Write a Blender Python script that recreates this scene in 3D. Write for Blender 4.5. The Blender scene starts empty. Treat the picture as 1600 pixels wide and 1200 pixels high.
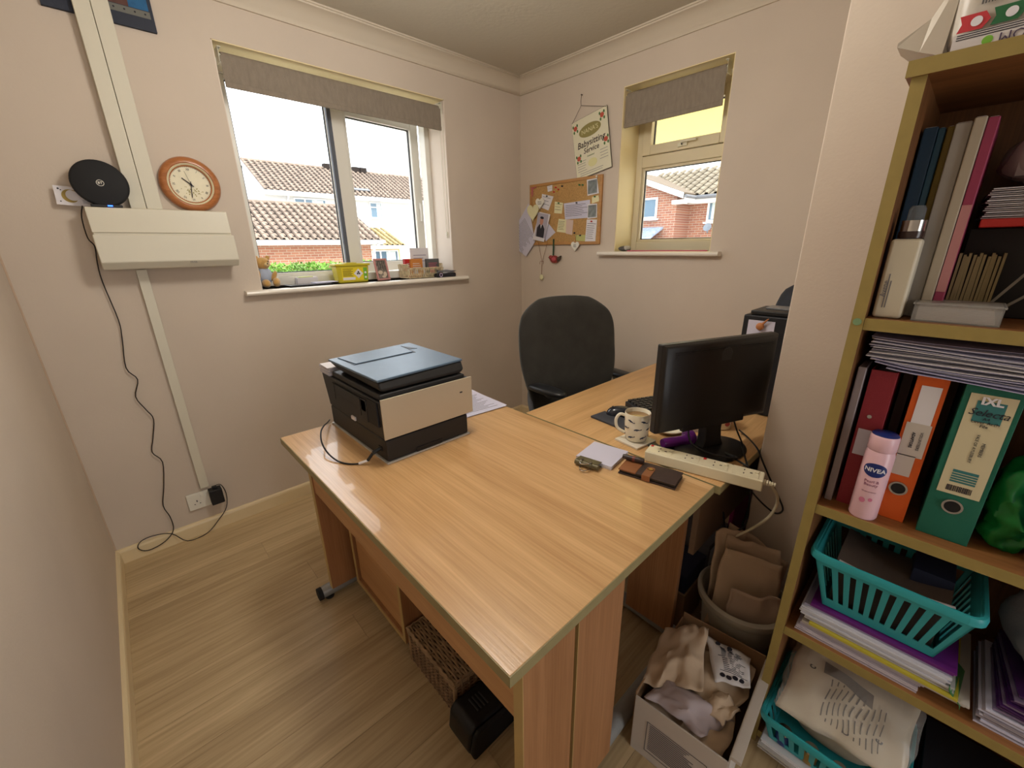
import bpy, bmesh, math, random
from mathutils import Vector, Matrix, noise
random.seed(7)
PI = math.pi
SC = bpy.context.scene
COL = SC.collection

# ------------------------------------------------------------ camera, sky, sun, lights, exposure
CAMH = 1.37
RX, DN, FW = Vector((.72518882, -.68844022, -.01229773)), Vector((-.23076859, -.226182, -.94635488)), Vector((.64872724, .68912391, -.32289504))
def _ortho():
    f = FW.normalized(); r = (RX - f*RX.dot(f)).normalized(); d = f.cross(r)
    return r, d, f
RX, DN, FW = _ortho()
cam = bpy.data.objects.new('camera', bpy.data.cameras.new('camera')); COL.objects.link(cam)
cam.matrix_world = Matrix(((RX.x, -DN.x, -FW.x, 0), (RX.y, -DN.y, -FW.y, 0), (RX.z, -DN.z, -FW.z, CAMH), (0, 0, 0, 1)))
cam.data.sensor_width = 36; cam.data.lens = 647.4/1600*36
cam.data.shift_x = -4.9/1600; cam.data.shift_y = 5.1/1600
cam.data.clip_start = .02; cam.data.clip_end = 200
SC.camera = cam
SC.view_settings.view_transform = 'Standard'; SC.view_settings.look = 'None'
SC.view_settings.gamma = 1; SC.view_settings.use_curve_mapping = False
SC.view_settings.exposure = 0.28

w = bpy.data.worlds.new('sky'); SC.world = w; w.use_nodes = True
nt = w.node_tree; bg = nt.nodes['Background']
tc = nt.nodes.new('ShaderNodeTexCoord'); nz = nt.nodes.new('ShaderNodeTexNoise'); rp = nt.nodes.new('ShaderNodeValToRGB')
mp = nt.nodes.new('ShaderNodeMapping'); mp.inputs['Scale'].default_value = (1, 1, 3.5)
nz.inputs['Scale'].default_value = 2.2; nz.inputs['Detail'].default_value = 6
rp.color_ramp.elements[0].position = .35; rp.color_ramp.elements[0].color = (.80, .90, 1, 1)
rp.color_ramp.elements[1].position = .6; rp.color_ramp.elements[1].color = (1, 1, 1, 1)
nt.links.new(tc.outputs['Generated'], mp.inputs['Vector']); nt.links.new(mp.outputs['Vector'], nz.inputs['Vector'])
nt.links.new(nz.outputs['Fac'], rp.inputs['Fac']); nt.links.new(rp.outputs['Color'], bg.inputs['Color'])
bg.inputs['Strength'].default_value = 3.0

def light(name, kind, loc, energy, color=(1, 1, 1), rot=(0, 0, 0), **k):
    l = bpy.data.lights.new(name, kind); l.energy = energy; l.color = color
    for a, b in k.items(): setattr(l, a, b)
    o = bpy.data.objects.new(name, l); o.location = loc; o.rotation_euler = rot; COL.objects.link(o); return o
# hazy sun high in the south-south-east
sd = Vector((-.42, .62, -.80))
s_ = light('sun', 'SUN', (6, -6, 12), 3.2, (1, .95, .86), angle=math.radians(2))
s_.rotation_euler = sd.to_track_quat('-Z', 'Y').to_euler()
# added unseen fill: area light in the hall, point light under the ceiling
light('hall_fill', 'AREA', (.45, -2.1, 1.15), 20, (.94, .97, 1), (math.radians(90), 0, 0), shape='RECTANGLE', size=1.1, size_y=1.9)
light('ceiling_fill', 'POINT', (.72, 1.08, 2.14), 24, (1, .95, .87), shadow_soft_size=.14)

# ------------------------------------------------------------ helpers
def ray(px, py):
    return RX*(px-804.9) + DN*(py-605.1) + FW*647.4
def on(ax, v, px, py):            # where the sight line of a photo pixel meets the real plane axis = v
    d = ray(px, py); o = Vector((0, 0, CAMH)); t = (v-o[ax])/d[ax]; return o+d*t
def onX(v, x, y): return on(0, v, x, y)
def onY(v, x, y): return on(1, v, x, y)
def onZ(v, x, y): return on(2, v, x, y)

MATS = {}
def lin(c):
    return tuple((x/12.92 if x <= .04045 else ((x+.055)/1.055)**2.4) for x in c)
def mat(name, rgb, rough=.5, metal=0, bump=0, bscale=200, var=0, vscale=8, trans=0, alpha=1, spec=.5, coat=0, emit=None, es=1, sheen=0, ior=1.45, stretch=None, sss=0):
    """rgb given 0-255 sRGB"""
    if name in MATS: return MATS[name]
    m = bpy.data.materials.new(name); m.use_nodes = True; t = m.node_tree; b = t.nodes['Principled BSDF']
    c = (*lin([v/255 for v in rgb]), 1)
    b.inputs['Base Color'].default_value = c; b.inputs['Roughness'].default_value = rough; b.inputs['Metallic'].default_value = metal
    b.inputs['Specular IOR Level'].default_value = spec; b.inputs['IOR'].default_value = ior
    b.inputs['Transmission Weight'].default_value = trans; b.inputs['Alpha'].default_value = alpha
    b.inputs['Coat Weight'].default_value = coat; b.inputs['Sheen Weight'].default_value = sheen
    if sss: b.inputs['Subsurface Weight'].default_value = sss; b.inputs['Subsurface Radius'].default_value = (.01, .01, .01)
    if emit: b.inputs['Emission Color'].default_value = (*lin([v/255 for v in emit]), 1); b.inputs['Emission Strength'].default_value = es
    if bump or var:
        tc = t.nodes.new('ShaderNodeTexCoord'); mp = t.nodes.new('ShaderNodeMapping'); t.links.new(tc.outputs['Object'], mp.inputs['Vector'])
        if stretch: mp.inputs['Scale'].default_value = stretch
    if bump:
        n = t.nodes.new('ShaderNodeTexNoise'); n.inputs['Scale'].default_value = bscale; n.inputs['Detail'].default_value = 3
        bp = t.nodes.new('ShaderNodeBump'); bp.inputs['Strength'].default_value = bump; bp.inputs['Distance'].default_value = .002
        t.links.new(mp.outputs['Vector'], n.inputs['Vector']); t.links.new(n.outputs['Fac'], bp.inputs['Height']); t.links.new(bp.outputs['Normal'], b.inputs['Normal'])
    if var:
        n = t.nodes.new('ShaderNodeTexNoise'); n.inputs['Scale'].default_value = vscale; n.inputs['Detail'].default_value = 5
        r = t.nodes.new('ShaderNodeValToRGB'); r.color_ramp.elements[0].position = .3; r.color_ramp.elements[1].position = .7
        r.color_ramp.elements[0].color = (*[x*(1-var) for x in c[:3]], 1); r.color_ramp.elements[1].color = (*[min(1, x*(1+var)) for x in c[:3]], 1)
        t.links.new(mp.outputs['Vector'], n.inputs['Vector']); t.links.new(n.outputs['Fac'], r.inputs['Fac']); t.links.new(r.outputs['Color'], b.inputs['Base Color'])
    MATS[name] = m; return m

def wood(name, dark, light_, axis, scale=1, rough=.4, bump=.15, fine=1, rand=False, contrast=(.32, .68), spec=.5, coat=0):
    """wood grain running along the given axis (0 x, 1 y, 2 z)"""
    if name in MATS: return MATS[name]
    m = bpy.data.materials.new(name); m.use_nodes = True; t = m.node_tree; N = t.nodes; L = t.links; b = N['Principled BSDF']
    b.inputs['Roughness'].default_value = rough; b.inputs['Specular IOR Level'].default_value = spec; b.inputs['Coat Weight'].default_value = coat
    tc = N.new('ShaderNodeTexCoord'); mp = N.new('ShaderNodeMapping'); mp2 = N.new('ShaderNodeMapping')
    s = [26*scale]*3; s[axis] = .8*scale; mp.inputs['Scale'].default_value = s
    s2 = [190*scale*fine]*3; s2[axis] = 5*scale; mp2.inputs['Scale'].default_value = s2
    src = tc.outputs['Object']
    if rand:
        oi = N.new('ShaderNodeObjectInfo'); ml = N.new('ShaderNodeMath'); ml.operation = 'MULTIPLY'; ml.inputs[1].default_value = 37
        ad = N.new('ShaderNodeVectorMath'); L.new(oi.outputs['Random'], ml.inputs[0]); L.new(ml.outputs[0], ad.inputs[1]); L.new(src, ad.inputs[0]); src = ad.outputs[0]
    L.new(src, mp.inputs['Vector']); L.new(src, mp2.inputs['Vector'])
    n1 = N.new('ShaderNodeTexNoise'); n1.inputs['Scale'].default_value = 1; n1.inputs['Detail'].default_value = 6; n1.inputs['Distortion'].default_value = .6
    n2 = N.new('ShaderNodeTexNoise'); n2.inputs['Scale'].default_value = 1; n2.inputs['Detail'].default_value = 3
    L.new(mp.outputs['Vector'], n1.inputs['Vector']); L.new(mp2.outputs['Vector'], n2.inputs['Vector'])
    mx = N.new('ShaderNodeMix'); mx.inputs['Factor'].default_value = .45; L.new(n1.outputs['Fac'], mx.inputs['A']); L.new(n2.outputs['Fac'], mx.inputs['B'])
    out = mx.outputs['Result']
    if rand:
        a2 = N.new('ShaderNodeMath'); a2.operation = 'MULTIPLY_ADD'; a2.inputs[1].default_value = .10; L.new(oi.outputs['Random'], a2.inputs[0]); L.new(out, a2.inputs[2])
        a3 = N.new('ShaderNodeMath'); a3.operation = 'SUBTRACT'; a3.inputs[1].default_value = .05; L.new(a2.outputs[0], a3.inputs[0]); out = a3.outputs[0]
    r = N.new('ShaderNodeValToRGB'); e = r.color_ramp.elements
    e[0].position = contrast[0]; e[1].position = contrast[1]
    e[0].color = (*lin([v/255 for v in dark]), 1); e[1].color = (*lin([v/255 for v in light_]), 1)
    L.new(out, r.inputs['Fac']); L.new(r.outputs['Color'], b.inputs['Base Color'])
    bp = N.new('ShaderNodeBump'); bp.inputs['Strength'].default_value = bump; bp.inputs['Distance'].default_value = .001
    L.new(n2.outputs['Fac'], bp.inputs['Height']); L.new(bp.outputs['Normal'], b.inputs['Normal'])
    MATS[name] = m; return m

def bricks(name, c1, c2, mortar, axis='x'):
    m = bpy.data.materials.new(name); m.use_nodes = True; t = m.node_tree; b = t.nodes['Principled BSDF']; b.inputs['Roughness'].default_value = .9
    tc = t.nodes.new('ShaderNodeTexCoord'); sp = t.nodes.new('ShaderNodeSeparateXYZ'); cb = t.nodes.new('ShaderNodeCombineXYZ'); br = t.nodes.new('ShaderNodeTexBrick')
    t.links.new(tc.outputs['Object'], sp.inputs[0]); t.links.new(sp.outputs['X' if axis == 'x' else 'Y'], cb.inputs['X']); t.links.new(sp.outputs['Z'], cb.inputs['Y'])
    t.links.new(cb.outputs[0], br.inputs['Vector'])
    br.inputs['Scale'].default_value = 1; br.inputs['Brick Width'].default_value = .225; br.inputs['Row Height'].default_value = .075; br.inputs['Mortar Size'].default_value = .008
    for k, c in (('Color1', c1), ('Color2', c2), ('Mortar', mortar)): br.inputs[k].default_value = (*lin([v/255 for v in c]), 1)
    t.links.new(br.outputs['Color'], b.inputs['Base Color'])
    bp = t.nodes.new('ShaderNodeBump'); bp.inputs['Distance'].default_value = .01; bp.invert = True
    t.links.new(br.outputs['Fac'], bp.inputs['Height']); t.links.new(bp.outputs['Normal'], b.inputs['Normal'])
    return m

class B:
    def __init__(s): s.bm = bmesh.new()
    def _f(s, vs, fs):
        V = [s.bm.verts.new(v) for v in vs]
        for f in fs:
            try: s.bm.faces.new([V[i] for i in f])
            except ValueError: pass
        return V
    def box(s, x0, x1, y0, y1, z0, z1, M=None):
        vs = [Vector((x, y, z)) for z in (z0, z1) for y in (y0, y1) for x in (x0, x1)]
        if M: vs = [M @ v for v in vs]
        s._f(vs, [(0, 2, 3, 1), (4, 5, 7, 6), (0, 1, 5, 4), (2, 6, 7, 3), (0, 4, 6, 2), (1, 3, 7, 5)]); return s
    def hexa(s, pts):             # 8 points: bottom 4 round, top 4 round
        s._f(pts, [(3, 2, 1, 0), (4, 5, 6, 7), (0, 1, 5, 4), (1, 2, 6, 5), (2, 3, 7, 6), (3, 0, 4, 7)]); return s
    def slab(s, quad, th):        # flat quad given thickness along its normal
        q = [Vector(p) for p in quad]; n = (q[1]-q[0]).cross(q[2]-q[0]).normalized()*th
        k = len(q); s._f([p for p in q]+[p+n for p in q], [tuple(reversed(range(k))), tuple(range(k, 2*k))]+[(i, (i+1) % k, k+(i+1) % k, k+i) for i in range(k)]); return s
    def loft(s, rings, cap=True, closed=True):
        R = [[s.bm.verts.new(p) for p in r] for r in rings]; n = len(R[0])
        for a, b in zip(R, R[1:]):
            for i in range(n if closed else n-1):
                j = (i+1) % n
                try: s.bm.faces.new((a[i], a[j], b[j], b[i]))
                except ValueError: pass
        if cap:
            s.bm.faces.new(list(reversed(R[0]))); s.bm.faces.new(R[-1])
        return s
    def lathe(s, prof, c=(0, 0, 0), seg=24, M=None, cap=True):
        rings = []
        for r, z in prof:
            r = max(r, 1e-4)
            ring = [Vector((math.cos(2*PI*i/seg)*r, math.sin(2*PI*i/seg)*r, z)) for i in range(seg)]
            if M: ring = [M @ p for p in ring]
            rings.append([p+Vector(c) for p in ring])
        return s.loft(rings, cap)
    def cyl(s, a, b, r, r2=None, seg=16):
        a = Vector(a); b = Vector(b); q = (b-a).to_track_quat('Z', 'Y'); r2 = r if r2 is None else r2
        rings = [[p+q @ Vector((math.cos(2*PI*i/seg)*rr, math.sin(2*PI*i/seg)*rr, 0)) for i in range(seg)] for p, rr in ((a, r), (b, r2))]
        return s.loft(rings)
    def tube(s, pts, r, seg=8, sub=4, closed=False):
        P = smooth_path([Vector(p) for p in pts], sub, closed) if sub > 1 else [Vector(p) for p in pts]
        rings = []; up = Vector((0, 0, 1)); prev = None
        for i, p in enumerate(P):
            t = (P[min(i+1, len(P)-1)]-P[max(i-1, 0)])
            if t.length < 1e-9: t = Vector((0, 0, 1))
            t.normalize()
            if prev is None: prev = t.orthogonal().normalized()
            prev = (prev-t*prev.dot(t)); prev = prev.normalized() if prev.length > 1e-6 else t.orthogonal().normalized()
            b = t.cross(prev); rr = r(i/(len(P)-1)) if callable(r) else r
            rings.append([p+prev*math.cos(2*PI*k/seg)*rr+b*math.sin(2*PI*k/seg)*rr for k in range(seg)])
        return s.loft(rings)
    def prism(s, poly, axis, a, b):   # poly of 2-D points extruded along axis; 2-D = remaining axes in order
        def mk(p, v):
            l = [p[0], p[1]]; l.insert(axis, v); return Vector(l)
        return s.loft([[mk(p, a) for p in poly], [mk(p, b) for p in poly]])
    def ell(s, c, r, M=None, seg=20, ring=12, e=1):
        rings = []
        for j in range(1, ring):
            t = PI*j/ring; z = -math.cos(t); rr = math.sin(t)
            z = math.copysign(abs(z)**e, z); rr = rr**e
            row = []
            for i in range(seg):
                ca, sa = math.cos(2*PI*i/seg), math.sin(2*PI*i/seg)
                p = Vector((math.copysign(abs(ca)**e, ca)*rr*r[0], math.copysign(abs(sa)**e, sa)*rr*r[1], z*r[2]))
                row.append((M @ p if M else p)+Vector(c))
            rings.append(row)
        return s.loft(rings)
    def sheet(s, q, n=12, m=12, f=None):   # bilinear patch q = 4 corners, f(u,v) -> offset vector
        q = [Vector(p) for p in q]; g = []
        for j in range(m+1):
            row = []
            for i in range(n+1):
                u, v = i/n, j/m
                p = q[0]*(1-u)*(1-v)+q[1]*u*(1-v)+q[2]*u*v+q[3]*(1-u)*v
                if f: p = p+Vector(f(u, v))
                row.append(p)
            g.append(row)
        return s.loft(g, cap=False, closed=False)
    def jitter(s, amp, freq, seed=0):
        s.bm.normal_update()
        for v in s.bm.verts:
            d = noise.noise_vector(v.co*freq+Vector((seed, seed*2, 0)))
            v.co += d*amp
        return s
    def mesh(s, name, m, smooth=False):
        me = bpy.data.meshes.new(name)
        bmesh.ops.recalc_face_normals(s.bm, faces=s.bm.faces)
        s.bm.to_mesh(me); s.bm.free()
        for mm in (m if isinstance(m, (list, tuple)) else [m]): me.materials.append(mm)
        if smooth:
            me.polygons.foreach_set('use_smooth', [True]*len(me.polygons))
        return me
    def out(s, name, m, parent=None, bev=0, smooth=False, loc=None, rot=None, solid=0, sub=0, seg=2, **tags):
        o = bpy.data.objects.new(name, s.mesh(name, m, smooth or bev > 0)); COL.objects.link(o)
        if loc is not None: o.location = loc
        if rot is not None: o.rotation_euler = rot
        if parent is not None: o.parent = parent
        if solid: d = o.modifiers.new('solid', 'SOLIDIFY'); d.thickness = solid; d.offset = 0
        if sub: d = o.modifiers.new('sub', 'SUBSURF'); d.levels = sub; d.render_levels = sub
        if bev:
            d = o.modifiers.new('bevel', 'BEVEL'); d.width = bev; d.segments = seg; d.limit_method = 'ANGLE'; d.angle_limit = math.radians(35); d.harden_normals = True
        elif smooth:
            try: o.data.set_sharp_from_angle(angle=math.radians(50))
            except Exception: pass
        for k, v in tags.items(): o[k] = v
        return o
def smooth_path(P, sub, closed=False):
    out = []; n = len(P)
    for i in range(n-1):
        p0 = P[max(i-1, 0)]; p1 = P[i]; p2 = P[i+1]; p3 = P[min(i+2, n-1)]
        for k in range(sub):
            t = k/sub
            out.append(.5*((2*p1)+(p2-p0)*t+(2*p0-5*p1+4*p2-p3)*t*t+(3*p1-p0-3*p2+p3)*t**3))
    out.append(P[-1]); return out

def thing(name, label, cat, loc=(0, 0, 0), rz=0, group=None):
    o = bpy.data.objects.new(name, None); COL.objects.link(o); o.empty_display_size = .05
    o.location = loc; o.rotation_euler = (0, 0, rz); o['label'] = label; o['category'] = cat
    if group: o['group'] = group
    return o
def tag(o, label, cat, group=None):
    o['label'] = label; o['category'] = cat
    if group: o['group'] = group
    return o
def struct(o):
    o['kind'] = 'structure'; return o
def frame(o, x, y):              # matrix with origin o, x axis along x, y axis towards y, z = their normal
    x = Vector(x).normalized(); z = x.cross(Vector(y)).normalized(); y = z.cross(x)
    return Matrix(((x.x, y.x, z.x, o[0]), (x.y, y.y, z.y, o[1]), (x.z, y.z, z.z, o[2]), (0, 0, 0, 1)))
def text(name, s, size, m, parent, M, align='CENTER', ext=.0002, shear=0, sx=1, bold=0, off=.0004):
    """lettering as real thin relief; M places it (x = reading direction, z = out of the surface) in the parent's space"""
    cu = bpy.data.curves.new(name, 'FONT'); cu.body = s; cu.size = size; cu.extrude = ext; cu.align_x = align; cu.align_y = 'CENTER'; cu.shear = shear; cu.resolution_u = 2
    cu.offset = bold; cu.space_line = .9
    t = bpy.data.objects.new('tmp', cu); COL.objects.link(t)
    bpy.context.view_layer.update()
    me = bpy.data.meshes.new_from_object(t.evaluated_get(bpy.context.evaluated_depsgraph_get()))
    bpy.data.objects.remove(t); bpy.data.curves.remove(cu)
    me.transform(M @ Matrix.Translation((0, 0, ext+off)) @ Matrix.Diagonal((sx, 1, 1, 1))); me.materials.clear(); me.materials.append(m); me.name = name
    o = bpy.data.objects.new(name, me); COL.objects.link(o)
    if parent is not None: o.parent = parent
    return o
def flat(b, M, x0, x1, y0, y1, z=.0004, t=.0003):   # a printed patch on the surface of frame M
    b.box(x0, x1, y0, y1, z, z+t, M); return b
def disc(b, M, x, y, rx, ry=None, z=.0004, t=.0003, seg=20):
    ry = rx if ry is None else ry
    b.loft([[M @ Vector((x+math.cos(2*PI*i/seg)*rx, y+math.sin(2*PI*i/seg)*ry, zz)) for i in range(seg)] for zz in (z, z+t)]); return b
def lines(b, M, x0, x1, ys, h=.0012, z=.0004, rag=.3, left=True):
    for y in ys:
        e = random.uniform(0, rag)*(x1-x0)
        flat(b, M, x0 + (0 if left else e), x1-(e if left else 0), y-h/2, y+h/2, z)
    return b
def ringpts(c, r, n, z=None):
    return [(c[0]+math.cos(2*PI*i/n)*r, c[1]+math.sin(2*PI*i/n)*r, c[2]) for i in range(n+1)]

# ------------------------------------------------------------ room
XW, XE, YN, YS = -.27, 2.337, 2.396, -1.55
ZC = 2.42
XP, YP = 1.41, .333                      # the corner of the projecting wall
wallm = mat('wall_paint', (207, 193, 178), .85, bump=.22, bscale=130, spec=.2, var=.03, vscale=3)
white = mat('ceiling_paint', (196, 188, 172), .9, bump=.6, bscale=45, spec=.1)
covem = mat('cove_paint', (208, 196, 178), .7, spec=.2)
cream = mat('reveal_paint', (240, 224, 180), .7, bump=.15, bscale=180, spec=.2)
gloss = mat('cream_gloss', (226, 206, 166), .3, spec=.4)
upvc = mat('white_upvc', (232, 229, 220), .28, spec=.5)
upvcw = mat('warm_upvc', (226, 214, 184), .28, spec=.5)
gasket = mat('gasket', (38, 38, 42), .6)
board = mat('sill_gloss', (236, 228, 216), .22, spec=.5)
glass = mat('window_glass', (255, 255, 255), .0, trans=1, spec=.5, ior=1.02)
screwm = mat('screw_steel', (150, 148, 140), .35, 1)

W1 = (.535, 1.700, 1.18, 2.206)          # north window opening x0 x1 z0 z1
W2 = (.966, 1.560, 1.33, 2.206)          # east window opening y0 y1 z0 z1
b = B()
b.box(XW-.2, W1[0], YN, YN+.31, -.05, ZC+.1).box(W1[1], XE+.30, YN, YN+.31, -.05, ZC+.1)
b.box(W1[0], W1[1], YN, YN+.31, -.05, W1[2]).box(W1[0], W1[1], YN, YN+.31, W1[3], ZC+.1)
struct(b.out('wall_north', wallm))
b = B()
b.box(XE, XE+.30, YP, W2[0], -.05, ZC+.1).box(XE, XE+.30, W2[1], YN, -.05, ZC+.1)
b.box(XE, XE+.30, W2[0], W2[1], -.05, W2[2]).box(XE, XE+.30, W2[0], W2[1], W2[3], ZC+.1)
struct(b.out('wall_east', wallm))
b = B(); b.box(XP, XE+.3, YS-.2, YP, -.05, ZC+.1); struct(b.out('wall_southeast', wallm, bev=.004))
b = B(); b.box(XW-.2, XW, YS-.2, YN, -.05, ZC+.1); struct(b.out('wall_west', wallm))
b = B(); b.box(XW, .0, YS-.15, YS, -.05, ZC+.1).box(.9, XP, YS-.15, YS, -.05, ZC+.1).box(0, .9, YS-.15, YS, 2.05, ZC+.1); struct(b.out('wall_south', wallm))
b = B(); b.box(XW-.2, XE+.3, YS-1.3, YN+.31, ZC, ZC+.1); struct(b.out('ceiling', white))
# hallway shell beyond the doorway
b = B(); b.box(-.7, -.6, YS-1.3, YS-.15, -.05, ZC).box(1.5, 1.6, YS-1.3, YS-.15, -.05, ZC).box(-.7, 1.6, YS-1.4, YS-1.3, -.05, ZC); struct(b.out('wall_hall', wallm))
# door frame
b = B()
b.box(-.0, .03, YS-.15, YS+.01, 0, 2.05).box(.87, .9, YS-.15, YS+.01, 0, 2.05).box(.03, .87, YS-.15, YS+.01, 2.02, 2.05)
b.box(-.07, -.0, YS, YS+.015, 0, 2.12).box(.9, .97, YS, YS+.015, 0, 2.12).box(0, .9, YS, YS+.015, 2.05, 2.12)
struct(b.out('trim_1', gloss))

# floor: a screed with laminate planks laid along the north wall
fl = struct(B().box(XW-.2, XE+.3, YS-1.3, YN+.3, -.05, -.009).out('floor', mat('screed', (70, 60, 48), .9)))
oak = wood('laminate_oak', (160, 136, 100), (208, 184, 144), 0, scale=.7, rough=.42, bump=.12, rand=True, contrast=(.28, .70), fine=.8)
PW, PL = .146, 1.21
b = B(); b.box(.0006, PL-.0006, .0004, PW-.0004, -.009, 0)
pm = b.mesh('plank', oak)
for r in range(int((YN-YS)/PW)+1):
    y = YN-.006-(r+1)*PW
    x = XW-.03-random.random()*PL*.85
    while x < XE-.02:
        x0 = max(x, XW+.004); x1 = min(x+PL, (XE if y > YP-.02 else XP)-.004)
        if x1-x0 > .04:
            o = bpy.data.objects.new('plank', pm); COL.objects.link(o); o.parent = fl; o.location = (x0, max(y, YS+.002), 0)
            o.scale = ((x1-x0)/PL, 1, 1)
        x += PL

# skirting
def skirt(name, a, b_, n):                # a->b along wall, n = direction into the room
    a = Vector(a); b_ = Vector(b_); n = Vector(n)
    prof = [(0, 0), (.014, 0), (.014, .058), (.011, .066), (.005, .071), (0, .072)]
    bb = B(); bb.loft([[p+n*d+Vector((0, 0, z)) for d, z in prof] for p in (a, b_)]); return struct(bb.out(name, gloss))
skirt('baseboard_north', (XW, YN, 0), (XE, YN, 0), (0, -1, 0))
skirt('baseboard_west', (XW, YS, 0), (XW, YN-.014, 0), (1, 0, 0))
skirt('baseboard_east', (XE, YP, 0), (XE, YN-.014, 0), (-1, 0, 0))
skirt('baseboard_southeast', (XP, YS, 0), (XP, YP, 0), (-1, 0, 0))
# bead of filler down the north-west corner
b = B(); b.tube([(XW+.002, YN-.002, z) for z in [.075+i*.15 for i in range(16)]], .004, 6, 1); struct(b.out('trim_2', mat('caulk', (196, 172, 150), .8)))

# coving
prof = [(0, 2.343), (.010, 2.343), (.012, 2.350), (.022, 2.362), (.036, 2.380), (.054, 2.395), (.074, 2.404), (.090, 2.407), (.092, 2.413), (.098, 2.414), (.1, 2.42), (0, 2.42)]
def cove(name, a, b_, n, t):              # mitred ends: t = direction from a to b
    a = Vector(a); b_ = Vector(b_); n = Vector(n); t = Vector(t)
    bb = B(); bb.loft([[a+n*d+t*d*1.0+Vector((0, 0, z)) for d, z in prof], [b_+n*d-t*d*1.0+Vector((0, 0, z)) for d, z in prof]]); return struct(bb.out(name, covem, smooth=True))
cove('trim_3', (XW, YN, 0), (XE, YN, 0), (0, -1, 0), (1, 0, 0))
cove('trim_4', (XE, YP, 0), (XE, YN, 0), (-1, 0, 0), (0, 1, 0))
cove('trim_5', (XW, YS, 0), (XW, YN, 0), (1, 0, 0), (0, 1, 0))
# added lamp mount, unseen, above the point fill light
t_ = thing('added_ceiling_lamp', 'added ceiling lamp mount, unseen, above the fill light', 'lamp', (.72, 1.08, ZC))
B().lathe([(.0, 0), (.06, 0), (.06, -.02), (.0, -.02)], seg=24).out('base', board, t_)
B().cyl((0, 0, -.02), (0, 0, -.07), .006).out('stem', screwm, t_)

# ------------------------------------------------------------ north window
def bars(b, x0, x1, z0, z1, t, y0, y1, M=None):   # rectangular frame of members of width t
    b.box(x0, x0+t, y0, y1, z0, z1, M).box(x1-t, x1, y0, y1, z0, z1, M).box(x0+t, x1-t, y0, y1, z1-t, z1, M).box(x0+t, x1-t, y0, y1, z0, z0+t, M); return b
wn = struct(bpy.data.objects.new('window_1', None)); COL.objects.link(wn)
b = B(); y0, y1 = 2.585, 2.655
b.box(W1[0], W1[0]+.045, y0, y1, W1[2], W1[3]).box(W1[1]-.035, W1[1], y0, y1, W1[2], W1[3])
b.box(W1[0]+.045, W1[1]-.035, y0, y1, 2.146, W1[3]).box(W1[0]+.045, W1[1]-.035, y0, y1, W1[2], 1.225)
b.box(1.075, 1.148, y0, y1, 1.225, 2.146)
b.out('window_frame', upvc, wn, bev=.004)
b = B(); bars(b, .58, 1.075, 1.225, 2.146, .02, 2.6, 2.64); b.out('glazing_bead', upvc, wn, bev=.003)
b = B(); bars(b, .60, 1.056, 1.244, 2.127, .005, 2.614, 2.626); b.out('gasket', gasket, wn)
B().box(1.054, 1.076, 2.580, 2.6, 1.225, 2.146).out('seal_strip', mat('seal_grey', (92, 96, 106), .6), wn)
B().box(.60, 1.055, 2.618, 2.622, 1.245, 2.126).out('pane', glass, wn)
sa = bpy.data.objects.new('sash', None); COL.objects.link(sa); sa.parent = wn
sa.location = (1.135, 2.657, 0); sa.rotation_euler = (0, 0, math.radians(5))
b = B(); bars(b, 0, .56, 1.225, 2.150, .060, 0, .06); so = b.out('sash_frame', upvc, sa, bev=.005)
b = B(); bars(b, .058, .502, 1.283, 2.092, .006, .022, .034); b.out('sash_gasket', gasket, sa)
B().box(.060, .500, .026, .03, 1.285, 2.090).out('sash_pane', glass, sa)
b = B(); b.box(.522, .537, -.010, 0, 1.62, 1.66).box(.522, .536, -.022, -.010, 1.54, 1.65); b.out('sash_handle', mat('handle_white', (240, 238, 232), .3), sa, bev=.002)
B().box(W1[0]-.0, W1[0]+.004, YN+.002, 2.585, W1[2], W1[3]).box(W1[1]-.004, W1[1], YN+.002, 2.585, W1[2], W1[3]).out('window_reveal', mat('reveal_side', (226, 214, 202), .7, spec=.2), wn)
B().box(W1[0], W1[1], YN+.002, 2.585, W1[3]-.004, W1[3]).out('window_soffit', cream, wn)
b = B(); b.loft([[Vector((x, y, z)) for y, z in [(2.585, 1.155), (YN-.038, 1.155), (YN-.047, 1.160), (YN-.05, 1.1675), (YN-.047, 1.175), (YN-.038, 1.18), (2.585, 1.18)]] for x in (.458, 1.79)])
struct(b.out('trim_6', board, bev=.002))

# ------------------------------------------------------------ east window
we = struct(bpy.data.objects.new('window_2', None)); COL.objects.link(we)
RZ = Matrix.Translation((2.52, 0, 0)) @ Matrix(((0, 1, 0, 0), (1, 0, 0, 0), (0, 0, 1, 0), (0, 0, 0, 1)))   # local x->world y, local y->world +x
b = B()
b.box(.966, 1.01, 0, .07, 1.33, 2.206, RZ).box(1.52, 1.56, 0, .07, 1.33, 2.206, RZ).box(1.01, 1.52, 0, .07, 2.145, 2.206, RZ).box(1.01, 1.52, 0, .07, 1.33, 1.385, RZ).box(1.01, 1.52, 0, .07, 1.81, 1.872, RZ)
b.out('window_frame', upvcw, we, bev=.004)
b = B(); bars(b, 1.01, 1.52, 1.385, 1.81, .014, .012, .05, RZ); b.out('glazing_bead', upvcw, we, bev=.003)
b = B(); bars(b, 1.022, 1.508, 1.397, 1.798, .006, .026, .038, RZ); b.out('gasket', gasket, we)
B().box(1.024, 1.506, .03, .034, 1.399, 1.796, RZ).out('pane', glass, we)
vs = bpy.data.objects.new('vent_sash', None); COL.objects.link(vs); vs.parent = we
b = B(); bars(b, 1.012, 1.518, 1.874, 2.143, .052, -.012, .05, RZ); b.out('sash_frame', upvcw, vs, bev=.005)
b = B(); bars(b, 1.062, 1.468, 1.924, 2.093, .006, .022, .034, RZ); b.out('sash_gasket', gasket, vs)
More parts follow.
